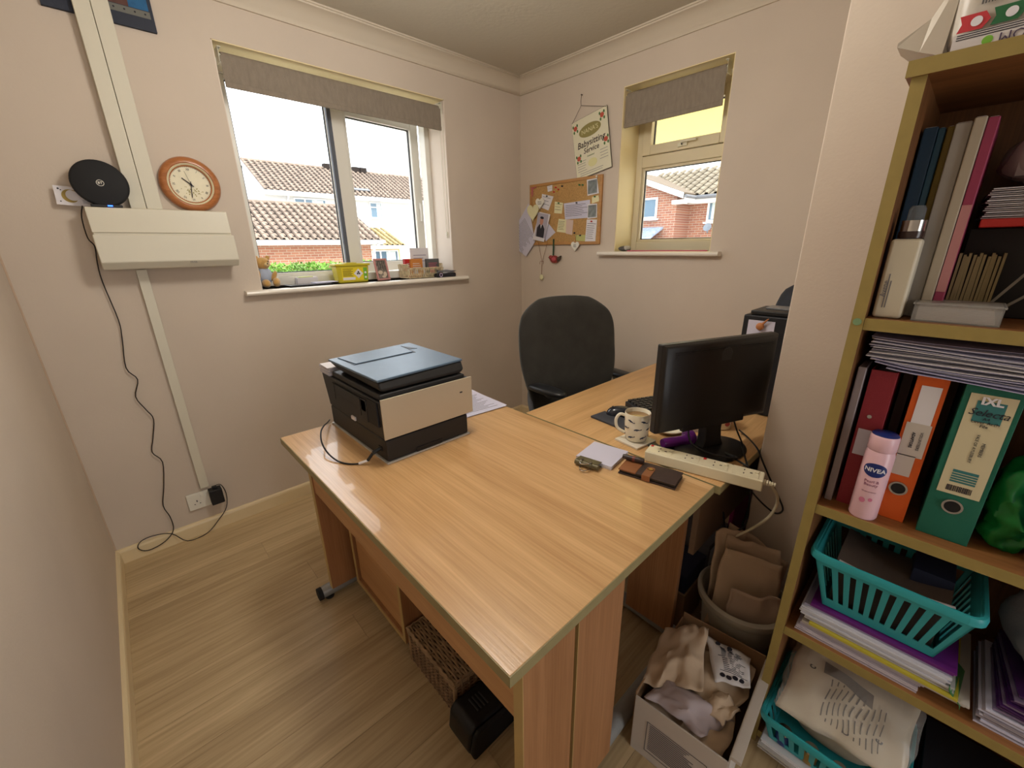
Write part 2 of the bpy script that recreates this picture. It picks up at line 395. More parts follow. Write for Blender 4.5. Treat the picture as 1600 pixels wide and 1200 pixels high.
B().box(1.065, 1.465, .026, .03, 1.927, 2.09, RZ).out('sash_pane', glass, vs)
b = B(); b.box(1.235, 1.29, -.024, -.012, 1.888, 1.908, RZ).box(1.18, 1.27, -.036, -.024, 1.905, 1.917, RZ); b.cyl(RZ @ Vector((1.262, -.030, 1.898)), RZ @ Vector((1.262, -.022, 1.898)), .006)
b.out('sash_handle', mat('handle_cream', (226, 220, 196), .3), vs, bev=.0015)
B().cyl(RZ @ Vector((1.262, -.032, 1.898)), RZ @ Vector((1.262, -.030, 1.898)), .0045).out('key_hole', gasket, vs)
B().box(.966, .970, 0, .183-.002, 1.33, 2.206, Matrix.Translation((2.339, 0, 0)) @ Matrix(((0, 1, 0, 0), (1, 0, 0, 0), (0, 0, 1, 0), (0, 0, 0, 1)))).box(2.339, 2.52, 1.556, 1.56, 1.33, 2.206).box(2.339, 2.52, .97, 1.556, 2.202, 2.206).out('window_reveal', cream, we)
b = B(); b.loft([[Vector((x, y, z)) for x, z in [(2.52, 1.305), (XE-.036, 1.305), (XE-.044, 1.309), (XE-.047, 1.3175), (XE-.044, 1.326), (XE-.036, 1.33), (2.52, 1.33)]] for y in (.905, 1.66)])
struct(b.out('trim_7', board, bev=.002))

# ------------------------------------------------------------ roller blinds
linen = mat('linen_blind', (140, 128, 114), .9, bump=.9, bscale=260, var=.10, vscale=60, stretch=(1, 1, .35))
brk = mat('bracket_white', (226, 222, 206), .35)
def blind(label, M, wdt, z0, z1, cordlen):
    t = thing('roller_blind', label, 'blind'); t.matrix_world = M
    B().cyl((.012, 0, z1-.018), (wdt-.012, 0, z1-.018), .018, seg=20).out('roller', linen, t)
    n = 10
    b = B(); b.sheet([(.006, -.018, z1-.018), (wdt-.006, -.018, z1-.018), (wdt-.006, -.018, z0+.012), (.006, -.018, z0+.012)], 40, n, lambda u, v: (0, .0012*math.sin(u*19)*v, 0)); b.out('fabric', linen, t, solid=.0012)
    B().box(.006, wdt-.006, -.023, -.012, z0, z0+.022).out('bottom_bar', linen, t, bev=.003)
    for x in (0, wdt):
        bb = B(); s = 1 if x == 0 else -1
        bb.box(x-.001, x+.001, -.028, .022, z1-.045, z1+.012).cyl((x, 0, z1-.018), (x+s*.012, 0, z1-.018), .012)
        bb.box(min(x, x+s*.014), max(x, x+s*.014), -.026, .02, z1+.010, z1+.013)
        bb.out('bracket', brk, t, bev=.001)
        B().cyl((x+s*.006, -.010, z1+.0085), (x+s*.006, -.010, z1+.0115), .0035).out('screw', screwm, t)
    if cordlen:
        x = wdt+.004
        pts = [(x, -.014, z1-.02), (x+.002, -.016, z1-.3), (x+.001, -.015, z1-cordlen), (x, -.003, z1-cordlen-.01), (x-.001, .008, z1-cordlen), (x-.001, .012, z1-.3), (x, .012, z1-.02)]
        B().tube(pts, .0014, 6, 6).out('pull_chain', brk, t)
        B().lathe([(.0, -.012), (.007, -.010), (.009, 0), (.007, .010), (0, .012)], (x, .003, z1-cordlen-.005), 14).out('chain_weight', brk, t, smooth=True)
    return t
blind('wide grey linen roller blind rolled up over the sill with the teddy bear', Matrix.Translation((.556, 2.435, 0)), 1.133, 2.043, 2.178, .72)
blind('short grey-beige linen roller blind half lowered over the small window', Matrix.Translation((2.375, 1.562, 0)) @ Matrix.Rotation(-PI/2, 4, 'Z'), .562, 2.005, 2.181, 0)

# ------------------------------------------------------------ outside, north
tarm = mat('pale_paving', (206, 198, 182), .95, bump=.5, bscale=30, var=.1)
lawn = mat('lawn', (96, 128, 58), .95, bump=.8, bscale=60, var=.25, vscale=3)
tilem = mat('roof_tile', (138, 122, 108), .9, var=.28, vscale=2.3, bump=.4, bscale=25)
tiled = mat('roof_tile_underlay', (40, 32, 28), .95)
tiley = mat('roof_tile_pale', (160, 142, 100), .9, var=.2, vscale=2.3)
renderm = mat('white_render', (196, 198, 200), .85, var=.03, vscale=2)
fascia = mat('white_fascia', (232, 232, 230), .5)
gutter = mat('gutter_white', (226, 226, 226), .4)
extglass = mat('far_glass', (84, 112, 132), .08, spec=.9)
curtain = mat('net_curtain', (190, 205, 205), .9)
brickN = bricks('red_brick', (150, 100, 80), (166, 116, 92), (176, 160, 142), 'x')
brickE = bricks('orange_brick', (168, 116, 92), (150, 100, 84), (180, 166, 150), 'y')
struct(B().box(-30, 60, YN+.32, 60, -1.0, -.9).out('ground', tarm))
struct(B().box(XE+.32, 60, -40, YN+.3, -1.0, -.9).out('ground', tarm))

def tiles(name, p0, eave, up, n, rows, tw, th, parent, m=tilem):
    """rolled tiles: p0 eave start, eave dir, up-slope dir; n columns, rows courses"""
    e = Vector(eave).normalized(); u = Vector(up).normalized(); nn = e.cross(u).normalized()
    if nn.z < 0: nn = -nn
    b = B(); prof = [(0, .0), (.06, .065), (.34, .075), (.46, .010), (.70, .0), (.90, .0)]  # gaps between columns show dark underlay in place of shadows
    for r in range(rows):
        for c in range(n):
            o = Vector(p0)+e*tw*c+u*th*r
            f = [o+e*tw*x+nn*(h+.030) for x, h in prof]; k = [p+u*th*1.02-nn*.018 for p in f]; g = [p-nn*.028 for p in f]
            V = [b.bm.verts.new(q) for q in f+k+g]; q = len(f)
            for i in range(q-1):
                b.bm.faces.new((V[i], V[i+1], V[q+i+1], V[q+i])); b.bm.faces.new((V[2*q+i], V[2*q+i+1], V[i+1], V[i]))
    o = b.out(name, m, parent); o['kind'] = 'stuff'; return o

def far_window(parent, o, ux, w, h, div=(.5,), top=False, sill=True):
    """window frame with panes standing proud of a far wall: o lower corner, ux along the wall, facing n"""
    ux = Vector(ux); n = Vector((0, 0, 1)).cross(ux)
    if n.dot(Vector((0, 0, CAMH))-Vector(o)) < 0: n = -n
    M = Matrix(((ux.x, n.x, 0, o[0]), (ux.y, n.y, 0, o[1]), (0, 0, 1, o[2]), (0, 0, 0, 1)))
    b = B(); bars(b, 0, w, 0, h, .06, -.02, .05, M)
    for d in div: b.box(w*d-.035, w*d+.035, -.02, .05, .06, h-.06, M)
    if top: b.box(.06, w-.06, -.02, .05, h*.68-.03, h*.68+.03, M)
    if sill: b.box(-.06, w+.06, -.02, .12, -.06, 0, M)
    f = b.out('window', fascia, parent)
    B().box(.06, w-.06, -.01, .01, .06, h-.06, M).out('pane', extglass, f)
    B().box(w*.55, w*.9, .011, .014, .08, h-.08, M).out('net_curtain', curtain, f)

g = thing('garage', 'low red brick garage with brown rolled-tile roof and white gutter outside the north window', 'garage', (3.0, 14, -.9))
def L(parent, *p): return [Vector(q)-parent.location for q in p]
def world_child(o, parent): o.location = -parent.location if o.location.length == 0 else o.location-parent.location; return o
GX = 6.72
b = B(); b.box(-4, GX, 14.25, 19, -.9, 1.52); world_child(b.out('wall', brickN, g), g)
b = B(); b.slab([(-4.2, 14.0, 1.60), (7.05, 14.0, 1.60), (7.05, 16.6, 2.80), (-4.2, 16.6, 2.80)], .03).slab([(-4.2, 19.2, 1.60), (-4.2, 16.6, 2.80), (7.05, 16.6, 2.80), (7.05, 19.2, 1.60)], .03)
world_child(b.out('roof', tiled, g), g)
world_child(tiles('roof_tiles', (-4.2, 13.97, 1.60), (1, 0, 0), (0, 2.6, 1.2), 50, 10, .225, .285, g), g)
b = B(); b.tube([(-4.2+i*.9, 16.6, 2.83) for i in range(14)][:13]+[(7.05, 16.6, 2.83)], .08, 8, 1); world_child(b.out('ridge', tilem, g), g)
b = B(); b.box(-4.2, 7.05, 13.98, 14.02, 1.47, 1.62).box(-4.2, 7.05, 14.0, 14.25, 1.47, 1.49); world_child(b.out('fascia', fascia, g), g)
b = B(); b.cyl((-4.2, 13.93, 1.56), (7.1, 13.93, 1.56), .055, seg=10); world_child(b.out('gutter', gutter, g), g)
b = B(); b.tube([(6.85, 13.95, 1.5), (6.85, 14.0, 1.4), (6.8, 14.2, 1.3), (6.8, 14.2, -.9)], .045, 8, 2); world_child(b.out('downpipe', gutter, g), g)

h = thing('white_house', 'long white rendered house with brown tiled roof behind the garage', 'house', (7.1, 26.3, -.9))
b = B(); b.prism([(26.35, -.9), (26.35, 4.25), (29.5, 5.9), (32.7, 4.25), (32.7, -.9)], 0, 6.90, 24); world_child(b.out('wall', renderm, h), h)
b = B(); b.slab([(6.85, 26.0, 4.28), (24, 26.0, 4.28), (24, 29.5, 6.12), (6.85, 29.5, 6.12)], .04).slab([(6.85, 33, 4.28), (6.85, 29.5, 6.12), (24, 29.5, 6.12), (24, 33, 4.28)], .04); world_child(b.out('roof', tiled, h), h)
world_child(tiles('roof_tiles', (6.85, 25.96, 4.28), (1, 0, 0), (0, 3.5, 1.84), 57, 12, .30, .33, h), h)
b = B(); b.cyl((6.85, 29.5, 6.16), (24, 29.5, 6.16), .10, seg=8); world_child(b.out('ridge', tilem, h), h)
b = B(); b.slab([(6.86, 26.02, 4.20), (6.86, 29.5, 6.02), (24, 29.5, 6.02), (24, 26.02, 4.20)], .03); world_child(b.out('soffit', fascia, h), h)
b = B(); b.slab([(6.84, 26.0, 4.10), (6.84, 26.0, 4.30), (6.84, 29.5, 6.16), (6.84, 29.5, 5.92)], .05).slab([(6.84, 33, 4.10), (6.84, 29.5, 5.92), (6.84, 29.5, 6.16), (6.84, 33, 4.30)], .05).box(6.85, 24, 25.98, 26.02, 4.08, 4.30).box(6.85, 24, 26.0, 26.35, 4.08, 4.11)
world_child(b.out('fascia', fascia, h), h)
b = B(); b.cyl((6.85, 25.93, 4.22), (24, 25.93, 4.22), .07, seg=10); world_child(b.out('gutter', gutter, h), h)
b = B(); b.tube([(8.0, 25.95, 4.15), (8.0, 26.3, 3.9), (8.0, 26.3, -.9)], .05, 8, 1); world_child(b.out('downpipe', gutter, h), h)
for x in (11.6, 13.45, 13.95):
    b = B(); b.box(x-.22, x+.22, 29.3, 29.7, 6.1, 6.42); world_child(b.out('ridge_vent', tiled, h), h)
b = B(); b.slab([(11.9, 26.5, 4.65), (12.9, 26.5, 4.65), (12.9, 26.75, 4.78), (11.9, 26.75, 4.78)], .05); world_child(b.out('rooflight', mat('lead', (110, 112, 116), .5), h), h)
for (x, z, ww, hh, dv, tp) in ((8.3, 3.1, 1.75, .92, (.33, .66), False), (12.65, 3.12, .82, .92, (), True), (18.5, 3.12, .82, .92, (), True)):
    far_window(h, Vector((x, 26.35, z))-h.location, (1, 0, 0), ww, hh, dv, tp)

p = thing('house_porch', 'small porch with pale yellow tiled roof and white windows beside the garage', 'porch', (9.4, 20, -.9))
b = B(); b.box(9.3, 11.1, 20.3, 22.5, -.9, 1.4); world_child(b.out('wall', mat('porch_brick', (214, 184, 120), .9, var=.1), p), p)
b = B(); b.slab([(9.1, 20, 1.45), (11.35, 20, 1.45), (11.0, 22.4, 2.35), (9.1, 22.4, 2.35)], .03); world_child(b.out('roof', tiled, p), p)
world_child(tiles('roof_tiles', (9.1, 19.97, 1.46), (1, 0, 0), (0, 2.4, .95), 8, 7, .28, .33, p, tiley), p)
b = B(); b.box(9.1, 11.4, 19.95, 20.0, 1.30, 1.47).box(9.1, 11.4, 20, 20.3, 1.3, 1.33); world_child(b.out('fascia', fascia, p), p)
far_window(p, Vector((9.55, 20.3, .25))-p.location, (1, 0, 0), 1.45, 1.0, (.33, .66))

# hedge in front of the garage: leaf cards with thickness on a dark core
hd = thing('clipped_hedge', 'bright green clipped hedge below the garage wall', 'hedge', (2, 8.5, -.9))
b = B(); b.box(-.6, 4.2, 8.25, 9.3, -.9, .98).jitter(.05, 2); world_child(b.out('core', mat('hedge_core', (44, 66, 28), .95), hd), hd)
leafm = mat('hedge_leaf', (104, 146, 54), .6, var=.45, vscale=3)
b = B()
for i in range(6500):
    top = random.random() < .5
    c = Vector((random.uniform(-.6, 4.25), random.uniform(8.15, 9.2) if top else 8.2+random.uniform(-.06, .05), (1.0+random.uniform(-.05, .09)) if top else random.uniform(.2, 1.05)))
    a = Vector((random.uniform(-1, 1), random.uniform(-1, 1), random.uniform(-.6, 1))).normalized(); q = a.orthogonal().normalized()
    q = Matrix.Rotation(random.uniform(0, 6.28), 3, a) @ q; s = random.uniform(.022, .045)
    V = [b.bm.verts.new(v) for v in (c, c+a*s+q*s*.5, c+a*s*2.1, c+a*s-q*s*.5)]; b.bm.faces.new(V)
o = world_child(b.out('leaves', leafm, hd), hd); o['kind'] = 'stuff'

# ------------------------------------------------------------ outside, east
e = thing('brick_house', 'orange brick house with gable and tiled roofs seen through the small east window', 'house', (14, 7.0, -.9))
b = B()
b.prism([(7.05, -.9), (7.05, 2.85), (9.35, 3.72), (11.6, 2.85), (11.6, -.9)], 0, 14.0, 19)
b.box(14.9, 19, .5, 7.05, -.9, 2.85)
world_child(b.out('wall', brickE, e), e)
b = B()
b.slab([(13.75, 6.72, 2.86), (18, 6.72, 2.86), (18, 9.35, 3.87), (13.75, 9.35, 3.87)], .05).slab([(13.75, 11.9, 2.86), (13.75, 9.35, 3.87), (18, 9.35, 3.87), (18, 11.9, 2.86)], .05)
world_child(b.out('gable_roof', mat('gable_tiles', (112, 98, 80), .9, var=.15, vscale=5, bump=.8, bscale=16), e), e)
b = B(); b.slab([(14.6, .3, 2.80), (14.6, 9.6, 2.80), (17.2, 9.6, 3.95), (17.2, .3, 3.95)], -.04); world_child(b.out('roof', tiled, e), e)
world_child(tiles('roof_tiles', (14.57, .3, 2.85), (0, 1, 0), (2.6, 0, 1.15), 31, 9, .30, .32, e, mat('roof_tile_cream', (132, 122, 104), .9, var=.2, vscale=3)), e)
b = B(); b.slab([(13.74, 6.72, 2.73), (13.74, 6.72, 2.90), (13.74, 9.35, 3.91), (13.74, 9.35, 3.74)], .05).slab([(13.74, 11.95, 2.66), (13.74, 9.35, 3.67), (13.74, 9.35, 3.91), (13.74, 11.95, 2.90)], .05)
b.box(13.74, 14.0, 6.70, 7.1, 2.58, 2.70).box(14.55, 14.6, .3, 6.8, 2.62, 2.84).box(14.6, 14.9, .3, 7.0, 2.62, 2.65); b.box(13.8, 14.6, 6.68, 6.73, 2.62, 2.82)
world_child(b.out('fascia', fascia, e), e)
b = B(); b.cyl((14.5, .3, 2.80), (14.5, 6.7, 2.80), .06, seg=8).cyl((13.75, 6.66, 2.80), (14.5, 6.66, 2.80), .05, seg=8); world_child(b.out('gutter', mat('lead', (110, 112, 116)), e), e)
b = B(); b.box(17.0, 17.4, 6.3, 6.7, 3.9, 4.2); world_child(b.out('chimney', mat('chimney_pale', (196, 184, 160), .9), e), e)
b = B(); b.tube([(17.2, 6.5, 4.2), (17.2, 6.5, 4.4), (17.2, 6.4, 4.42)], .03, 6, 1); world_child(b.out('aerial', mat('aerial_grey', (90, 90, 90)), e), e)
for (x, y, z, w_, h_, dv) in ((14.0, 7.72, 2.20, 1.35, .66, (.5,)), (14.9, 5.05, 2.05, 1.35, .86, (.45,))):
    far_window(e, Vector((x, y, z))-e.location, (0, 1, 0), w_, h_, dv)
b = B(); b.slab([(12.6, 7.45, 1.35), (12.6, 10.5, 1.35), (14.0, 10.5, 1.92), (14.0, 7.45, 1.92)], .06); world_child(b.out('lean_to_roof', mat('slate_blue', (150, 164, 186), .8, var=.25, vscale=9), e), e)
b = B(); b.box(12.7, 13.9, 7.5, 10.4, -.9, 1.38); world_child(b.out('lean_to', fascia, e), e)
b = B(); b.lathe([(.0, 0), (.10, .015), (.13, .045), (.135, .05), (.0, .02)], seg=16, M=Matrix.Translation((14.72, 6.25, 1.86)) @ Matrix.Rotation(-1.2, 4, 'Y')); b.cyl((14.85, 6.3, 1.7), (14.7, 6.25, 1.86), .02); world_child(b.out('satellite_dish', mat('dish', (130, 140, 150), .5), e), e)
# canopy over the small window
t = thing('carport_canopy', 'pale cream canopy seen through the top pane of the small window', 'canopy', (3.9, 1.9, -.9))
b = B(); b.box(XE+.31, 5.15, -1.2, 3.75, 2.32, 2.40); world_child(b.out('canopy_ceiling', mat('canopy_cream', (252, 234, 150), .8, bump=.3, bscale=20), t), t)
for y in (-1.0, 3.6): world_child(B().box(5.0, 5.1, y-.05, y+.05, -.9, 2.32).out('post', fascia, t), t)

# ------------------------------------------------------------ shared interior materials
black = mat('black_plastic', (22, 22, 24), .42)
blackm = mat('black_matt', (26, 26, 28), .75)
dgrey = mat('dark_grey_plastic', (48, 50, 54), .5)
ink = mat('ink', (40, 38, 48), .8)
inkg = mat('ink_grey', (120, 118, 124), .8)
paper = mat('paper_white', (226, 222, 226), .85)
paperl = mat('paper_lilac_white', (205, 202, 220), .85)
paperc = mat('paper_cream', (226, 220, 178), .85)
whitep = mat('white_plastic', (232, 228, 216), .38)
chrome = mat('chrome', (200, 200, 200), .15, 1)
clear = mat('clear_plastic', (240, 240, 240), .08, trans=.9, spec=.5, ior=1.1)
red = mat('red', (190, 40, 40), .6); green = mat('leaf_green', (70, 110, 60), .7); pinkm = mat('pink', (210, 90, 120), .6)

def local(parent, fn):   # build in world coordinates under a thing whose origin lies elsewhere
    return world_child(fn, parent)

# ------------------------------------------------------------ north wall
cond = mat('trunking_white', (214, 208, 190), .4, spec=.4)
t = thing('cable_trunking', 'wide white double cable trunking running down the wall to the heater box', 'trunking', (.175, YN, 1.53))
for x0, x1 in ((-.049, -.0008), (.0008, .051)):
    B().box(x0, x1, -.040, -.001, 0, .812).out('trunking_lid', cond, t, bev=.002)
t = thing('thin_trunking', 'thin white cable trunking from heater box down to the double socket', 'trunking', (.103, YN, .245))
B().box(-.0175, .0175, -.016, -.001, 0, 1.05).out('channel', cond, t, bev=.002)
B().box(-.0175, .0175, -.018, -.016, .003, 1.05).out('trunking_lid', cond, t, bev=.001)

t = thing('wall_heater', 'white wall mounted electric heater box under the round black router', 'heater', (.215, YN, 1.30))
hm = mat('heater_white', (216, 210, 192), .35, spec=.45)
b = B(); b.prism([(-.001, .0), (-.085, .0), (-.105, .128), (-.090, .228), (-.001, .228)], 0, -.222, .222); b.out('casing', hm, t, bev=.004)
b = B(); b.prism([(-.088, .135), (-.110, .137), (-.099, .226), (-.080, .229)], 0, -.224, .222); b.out('top_panel', hm, t, bev=.003)
b = B(); b.prism([(-.080, .001), (-.100, .001), (-.124, .028), (-.118, .130), (-.088, .131)], 0, -.226, .228); b.out('lower_panel', hm, t, bev=.004)
text('maker_mark', 'TECE', .009, inkg, t, frame((.06, -.1235, .022), (1, 0, 0), (0, .05, 1)), sx=1.2)

t = thing('wall_clock', 'round wooden framed wall clock with cream face and roman numerals', 'clock', (.345, YN, 1.636))
cw = wood('clock_wood', (150, 88, 46), (190, 122, 70), 0, scale=3, rough=.3, coat=.3)
Mc = Matrix.Rotation(PI/2, 4, 'X')
b = B(); b.lathe([(.070, .001), (.104, .001), (.108, .010), (.104, .022), (.094, .030), (.084, .031), (.078, .024), (.070, .020), (.070, .001)], seg=48, M=Mc, cap=False); b.out('rim', cw, t, smooth=True)
b = B(); b.lathe([(.071, .018), (.079, .0285), (.081, .027), (.073, .012), (.071, .018)], seg=48, M=Mc, cap=False); b.out('bezel', mat('clock_bezel', (226, 218, 186), .3), t, smooth=True)
b = B(); b.lathe([(0, .002), (.074, .002), (.074, .014), (0, .014)], seg=48, M=Mc); b.out('clock_face', mat('clock_face', (232, 224, 196), .5, var=.03, vscale=40), t)
Mf = frame((0, -.0142, 0), (1, 0, 0), (0, 0, 1))
for i, nmr in enumerate(['XII', 'I', 'II', 'III', 'IIII', 'V', 'VI', 'VII', 'VIII', 'IX', 'X', 'XI']):
    a = i*PI/6; text('numeral', nmr, .0125, ink, t, Mf @ Matrix.Rotation(-a, 4, 'Z') @ Matrix.Translation((0, .058, 0)), sx=.8)
b = B()
for i in range(60): b.box(-.0003, .0003, .0665, .0695, .0003, .0006, Mf @ Matrix.Rotation(i*PI/30, 4, 'Z'))
b.out('minute_marks', ink, t)
b = B()
for i in range(46):
    a = random.uniform(3.5, 5.7); r = random.uniform(.018, .045); disc(b, Mf, math.cos(a)*r+.004, math.sin(a)*r, random.uniform(.001, .0024), z=.0003, seg=6)
b.out('floral_print', mat('clock_flowers', (170, 158, 96), .8), t)
def hand(name, ang, ln, wd, z): 
    B().box(-wd, wd, -.012, ln, z, z+.0008, Mf @ Matrix.Rotation(-math.radians(ang), 4, 'Z')).out(name, ink, t)
hand('hour_hand', 311, .036, .0018, .003); hand('minute_hand', 186, .052, .0013, .0045); hand('second_hand', 345, .052, .0005, .006)
B().cyl((0, -.0142, 0), (0, -.022, 0), .004).out('hub', ink, t)

t = thing('router_disc', 'round black broadband router standing on the white heater box', 'router', (.056, YN-.07, 1.528))
Mr = Matrix.Translation((0, 0, .083)) @ Matrix.Rotation(PI/2-.10, 4, 'X')
b = B(); b.lathe([(0, -.012), (.070, -.012), (.080, -.006), (.082, .004), (.080, .010), (.074, .013), (0, .0135)], seg=48, M=Mr); b.out('body', blackm, t, smooth=True)
b = B(); b.box(-.045, .045, -.022, .022, .0, .010); b.out('foot', black, t, bev=.003)
B().box(.002, .016, -.0236, -.0228, .003, .007).out('status_light', mat('blue_led', (40, 90, 255), .4, emit=(40, 90, 255), es=6), t)
Ml = Mr @ Matrix.Translation((0, 0, .0136))
b = B(); b.lathe([(.0095, .0001), (.011, .0001), (.011, .0007), (.0095, .0007), (.0095, .0001)], seg=32, M=Ml, cap=False); b.out('logo_ring', whitep, t)
text('logo', 'BT', .0115, whitep, t, Ml, bold=.0002)
t = thing('moon_card', 'white card with gold crescent moon propped behind the round router', 'card', (.0, YN-.03, 1.528))
Mm = frame((-.078, 0, .008), (1, 0, -.06), (0, .12, 1))
B().box(0, .135, 0, .066, 0, .001, Mm).out('card', paper, t)
b = B(); n = 18; o1 = [Vector((.040+math.cos(a)*.023, .033+math.sin(a)*.023)) for a in [math.radians(50+i*260/n) for i in range(n+1)]]; o2 = [Vector((.047+math.cos(a)*.019, .036+math.sin(a)*.019)) for a in [math.radians(60+i*240/n) for i in range(n+1)]]
b.loft([[Mm @ Vector((p.x, p.y, z)) for p in o1+o2[::-1]] for z in (.0012, .0016)]); b.out('crescent_print', mat('gold_print', (164, 140, 70), .6), t)
b = B(); disc(b, Mm, .012, .056, .003, z=.0012); disc(b, Mm, .018, .052, .002, z=.0012); disc(b, Mm, .012, .012, .002, z=.0012); lines(b, Mm, .07, .12, [.012, .017, .022, .05], .001, .0012); b.out('print', ink, t)

t = thing('wall_canvas', 'dark navy bordered picture high on the wall behind the cable trunking', 'picture', (.20, YN, 2.17))
nb = mat('navy_border', (52, 56, 68), .8, bump=.5, bscale=120)
B().box(-.155, .155, -.014, -.001, 0, .171).out('canvas', nb, t, bev=.001)
Mq = frame((0, -.0142, 0), (1, 0, 0), (0, 0, 1))
b = B(); flat(b, Mq, -.155, .145, .040, .062); b.out('grey_strip', mat('strip_grey', (110, 110, 104), .8), t)
b = B(); [disc(b, Mq, -.14+i*.03, .052, .003, z=.0008) for i in range(10)]; b.out('strip_dots', ink, t)
for x0, x1, c in ((-.15, -.03, (84, 78, 84)), (-.03, .0, (46, 42, 48)), (.0, .085, (92, 62, 56)), (.085, .143, (42, 96, 140))):
    b = B(); flat(b, Mq, x0, x1, .064, .160); b.out('picture_block', mat('pic%d%d%d' % c, c, .8, var=.2, vscale=30), t)

# double socket with black plug-in adaptor and its cable
t = thing('double_socket', 'white double wall socket above the skirting board', 'socket', (.095, YN, .185))
Ms = frame((0, -.010, 0), (1, 0, 0), (0, 0, 1))
B().box(-.073, .073, -.010, -.001, -.043, .043).out('face_plate', whitep, t, bev=.002)
for x in (-.036, .036):
    b = B(); flat(b, Ms, x-.002, x+.002, -.004, .006); flat(b, Ms, x-.0135, x-.0085, -.016, -.0125); flat(b, Ms, x+.0085, x+.0135, -.016, -.0125); b.out('pin_holes', ink, t)
for x in (-.012, .012): B().box(x-.006, x+.006, -.0125, -.010, .014, .032).out('switch', whitep, t, bev=.001)
t = thing('plug_adaptor', 'black plug-in power adaptor pushed into the double socket', 'adaptor', (.138, YN-.012, .205))
B().box(-.027, .027, -.046, -.0005, -.050, .030).out('body', black, t, bev=.004)
B().box(-.010, .010, -.030, -.012, .030, .042).out('cable_grip', black, t, bev=.002)
pts = [onY(YN-.012, x, y) for x, y in [(142, 350), (148, 385), (152, 410), (160, 440), (185, 500), (191, 530), (197, 575), (215, 593), (212, 620), (228, 640), (240, 655), (239, 685), (238, 707), (254, 722), (256, 760), (255, 790), (266, 808), (271, 828)]]
pts += [onY(YN-.019, x, y) for x, y in [(258, 846), (232, 860), (216, 857), (220, 846), (240, 837), (268, 834)]]
pts += [Vector((-.02, YN-.035, .006)), Vector((.06, YN-.035, .008)), Vector((.12, YN-.022, .05)), Vector((.165, YN-.03, .11)), Vector((.178, YN-.035, .19)), Vector((.165, YN-.035, .245)), Vector((.139, YN-.034, .247))]
pts = [Vector((-.012, YN-.095, 1.529)), Vector((-.024, YN-.06, 1.49)), Vector((-.026, YN-.03, 1.42))]+[Vector((p.x, p.y-.0, p.z)) for p in pts[1:]]
tag(B().tube(pts, .0021, 8, 4).out('power_cable', mat('cable_brown_black', (38, 30, 28), .5), smooth=True), 'thin dark cable hanging down the wall from router to black adaptor', 'cable')

# ------------------------------------------------------------ things on the north sill (top z = 1.18)
ZS = 1.1802
def fur(name, rgb): return mat(name, rgb, .95, bump=1.0, bscale=240, var=.18, vscale=40, sheen=.6)
gold = fur('teddy_fur', (200, 156, 88)); gold2 = fur('teddy_muzzle', (214, 184, 130))
t = thing('teddy_bear', 'small golden teddy bear in pale blue clothes sitting on the sill', 'toy', (.582, 2.478, ZS))
B().ell((0, .01, .060), (.036, .032, .045)).jitter(.002, 60).out('body', mat('teddy_clothes', (176, 186, 206), .9, bump=.6, bscale=150), t, smooth=True)
B().ell((-.002, .0, .122), (.034, .030, .030)).jitter(.002, 60).out('head', gold, t, smooth=True)
B().ell((.010, -.025, .116), (.014, .012, .011)).out('muzzle', gold2, t, smooth=True)
B().ell((.012, -.036, .120), (.004, .003, .003)).out('nose', ink, t, smooth=True)
for s in (-1, 1):
    B().ell((s*.026, .004, .148), (.011, .006, .011)).out('ear', gold, t, smooth=True)
    B().ell((s*.013+.006, -.026, .130), (.0028, .002, .0028)).out('eye', ink, t, smooth=True)
B().ell((-.012, -.040, .024), (.019, .034, .021)).jitter(.002, 60).out('leg', gold, t, smooth=True)
B().ell((.042, -.020, .026), (.017, .032, .023), Matrix.Rotation(-.5, 3, 'Z')).jitter(.002, 60).out('leg', gold, t, smooth=True)
B().ell((-.036, -.01, .070), (.013, .014, .030)).out('arm', gold, t, smooth=True)
B().ell((.038, -.008, .058), (.012, .014, .028), Matrix.Rotation(.5, 3, 'Y')).out('arm', gold, t, smooth=True)
t = thing('tablet_computer', 'slim black tablet lying flat on the sill beside the teddy bear', 'tablet', (.765, 2.435, ZS), .05)
B().box(-.105, .12, -.048, .05, 0, .010).out('body', black, t, bev=.003)
B().box(-.095, .11, -.042, .044, .0102, .0108).out('screen', mat('screen_glass', (70, 74, 84), .08, spec=.9), t)
t = thing('envelope_letter', 'white folded letter lying on the black tablet', 'letter', (.86, 2.455, ZS+.0112), .1)
B().box(-.06, .07, -.03, .03, 0, .003).out('sheet', paperl, t)
t = thing('small_carton', 'small white carton at the back of the sill behind the black tablet', 'carton', (.80, 2.545, ZS))
B().box(-.055, .055, -.02, .02, 0, .038).out('carton', paper, t, bev=.001)
B().box(-.045, .03, -.017, .017, .0382, .043).out('label', mat('label_lime', (206, 214, 150), .7), t)

t = thing('sharps_box', 'yellow sharps disposal box with hazard label on the sill', 'box', (1.018, 2.455, ZS), -.03)
ym = mat('sharps_yellow', (198, 182, 46), .4); yl = mat('sharps_label', (226, 204, 40), .5)
b = B(); b.hexa([(-.086, -.036, 0), (.086, -.036, 0), (.086, .036, 0), (-.086, .036, 0), (-.094, -.042, .095), (.094, -.042, .095), (.094, .042, .095), (-.094, .042, .095)]); b.out('body', ym, t, bev=.008)
b = B(); b.box(-.100, .100, -.047, .047, .094, .106); b.box(-.03, .03, -.03, .03, .106, .111); b.out('lid', ym, t, bev=.003)
Mb = frame((0, -.0393, .0475), (1, 0, 0), (0, -.063, 1)); 
b = B(); flat(b, Mb, -.066, .080, -.034, .036, .0008); b.out('label', yl, t, )
b = B(); lines(b, Mb, -.060, .0, [.030, .022, .016, .010, .004, -.002, -.008], .0025, .0014); b.out('label_print', mat('label_ink', (70, 64, 30), .8), t)
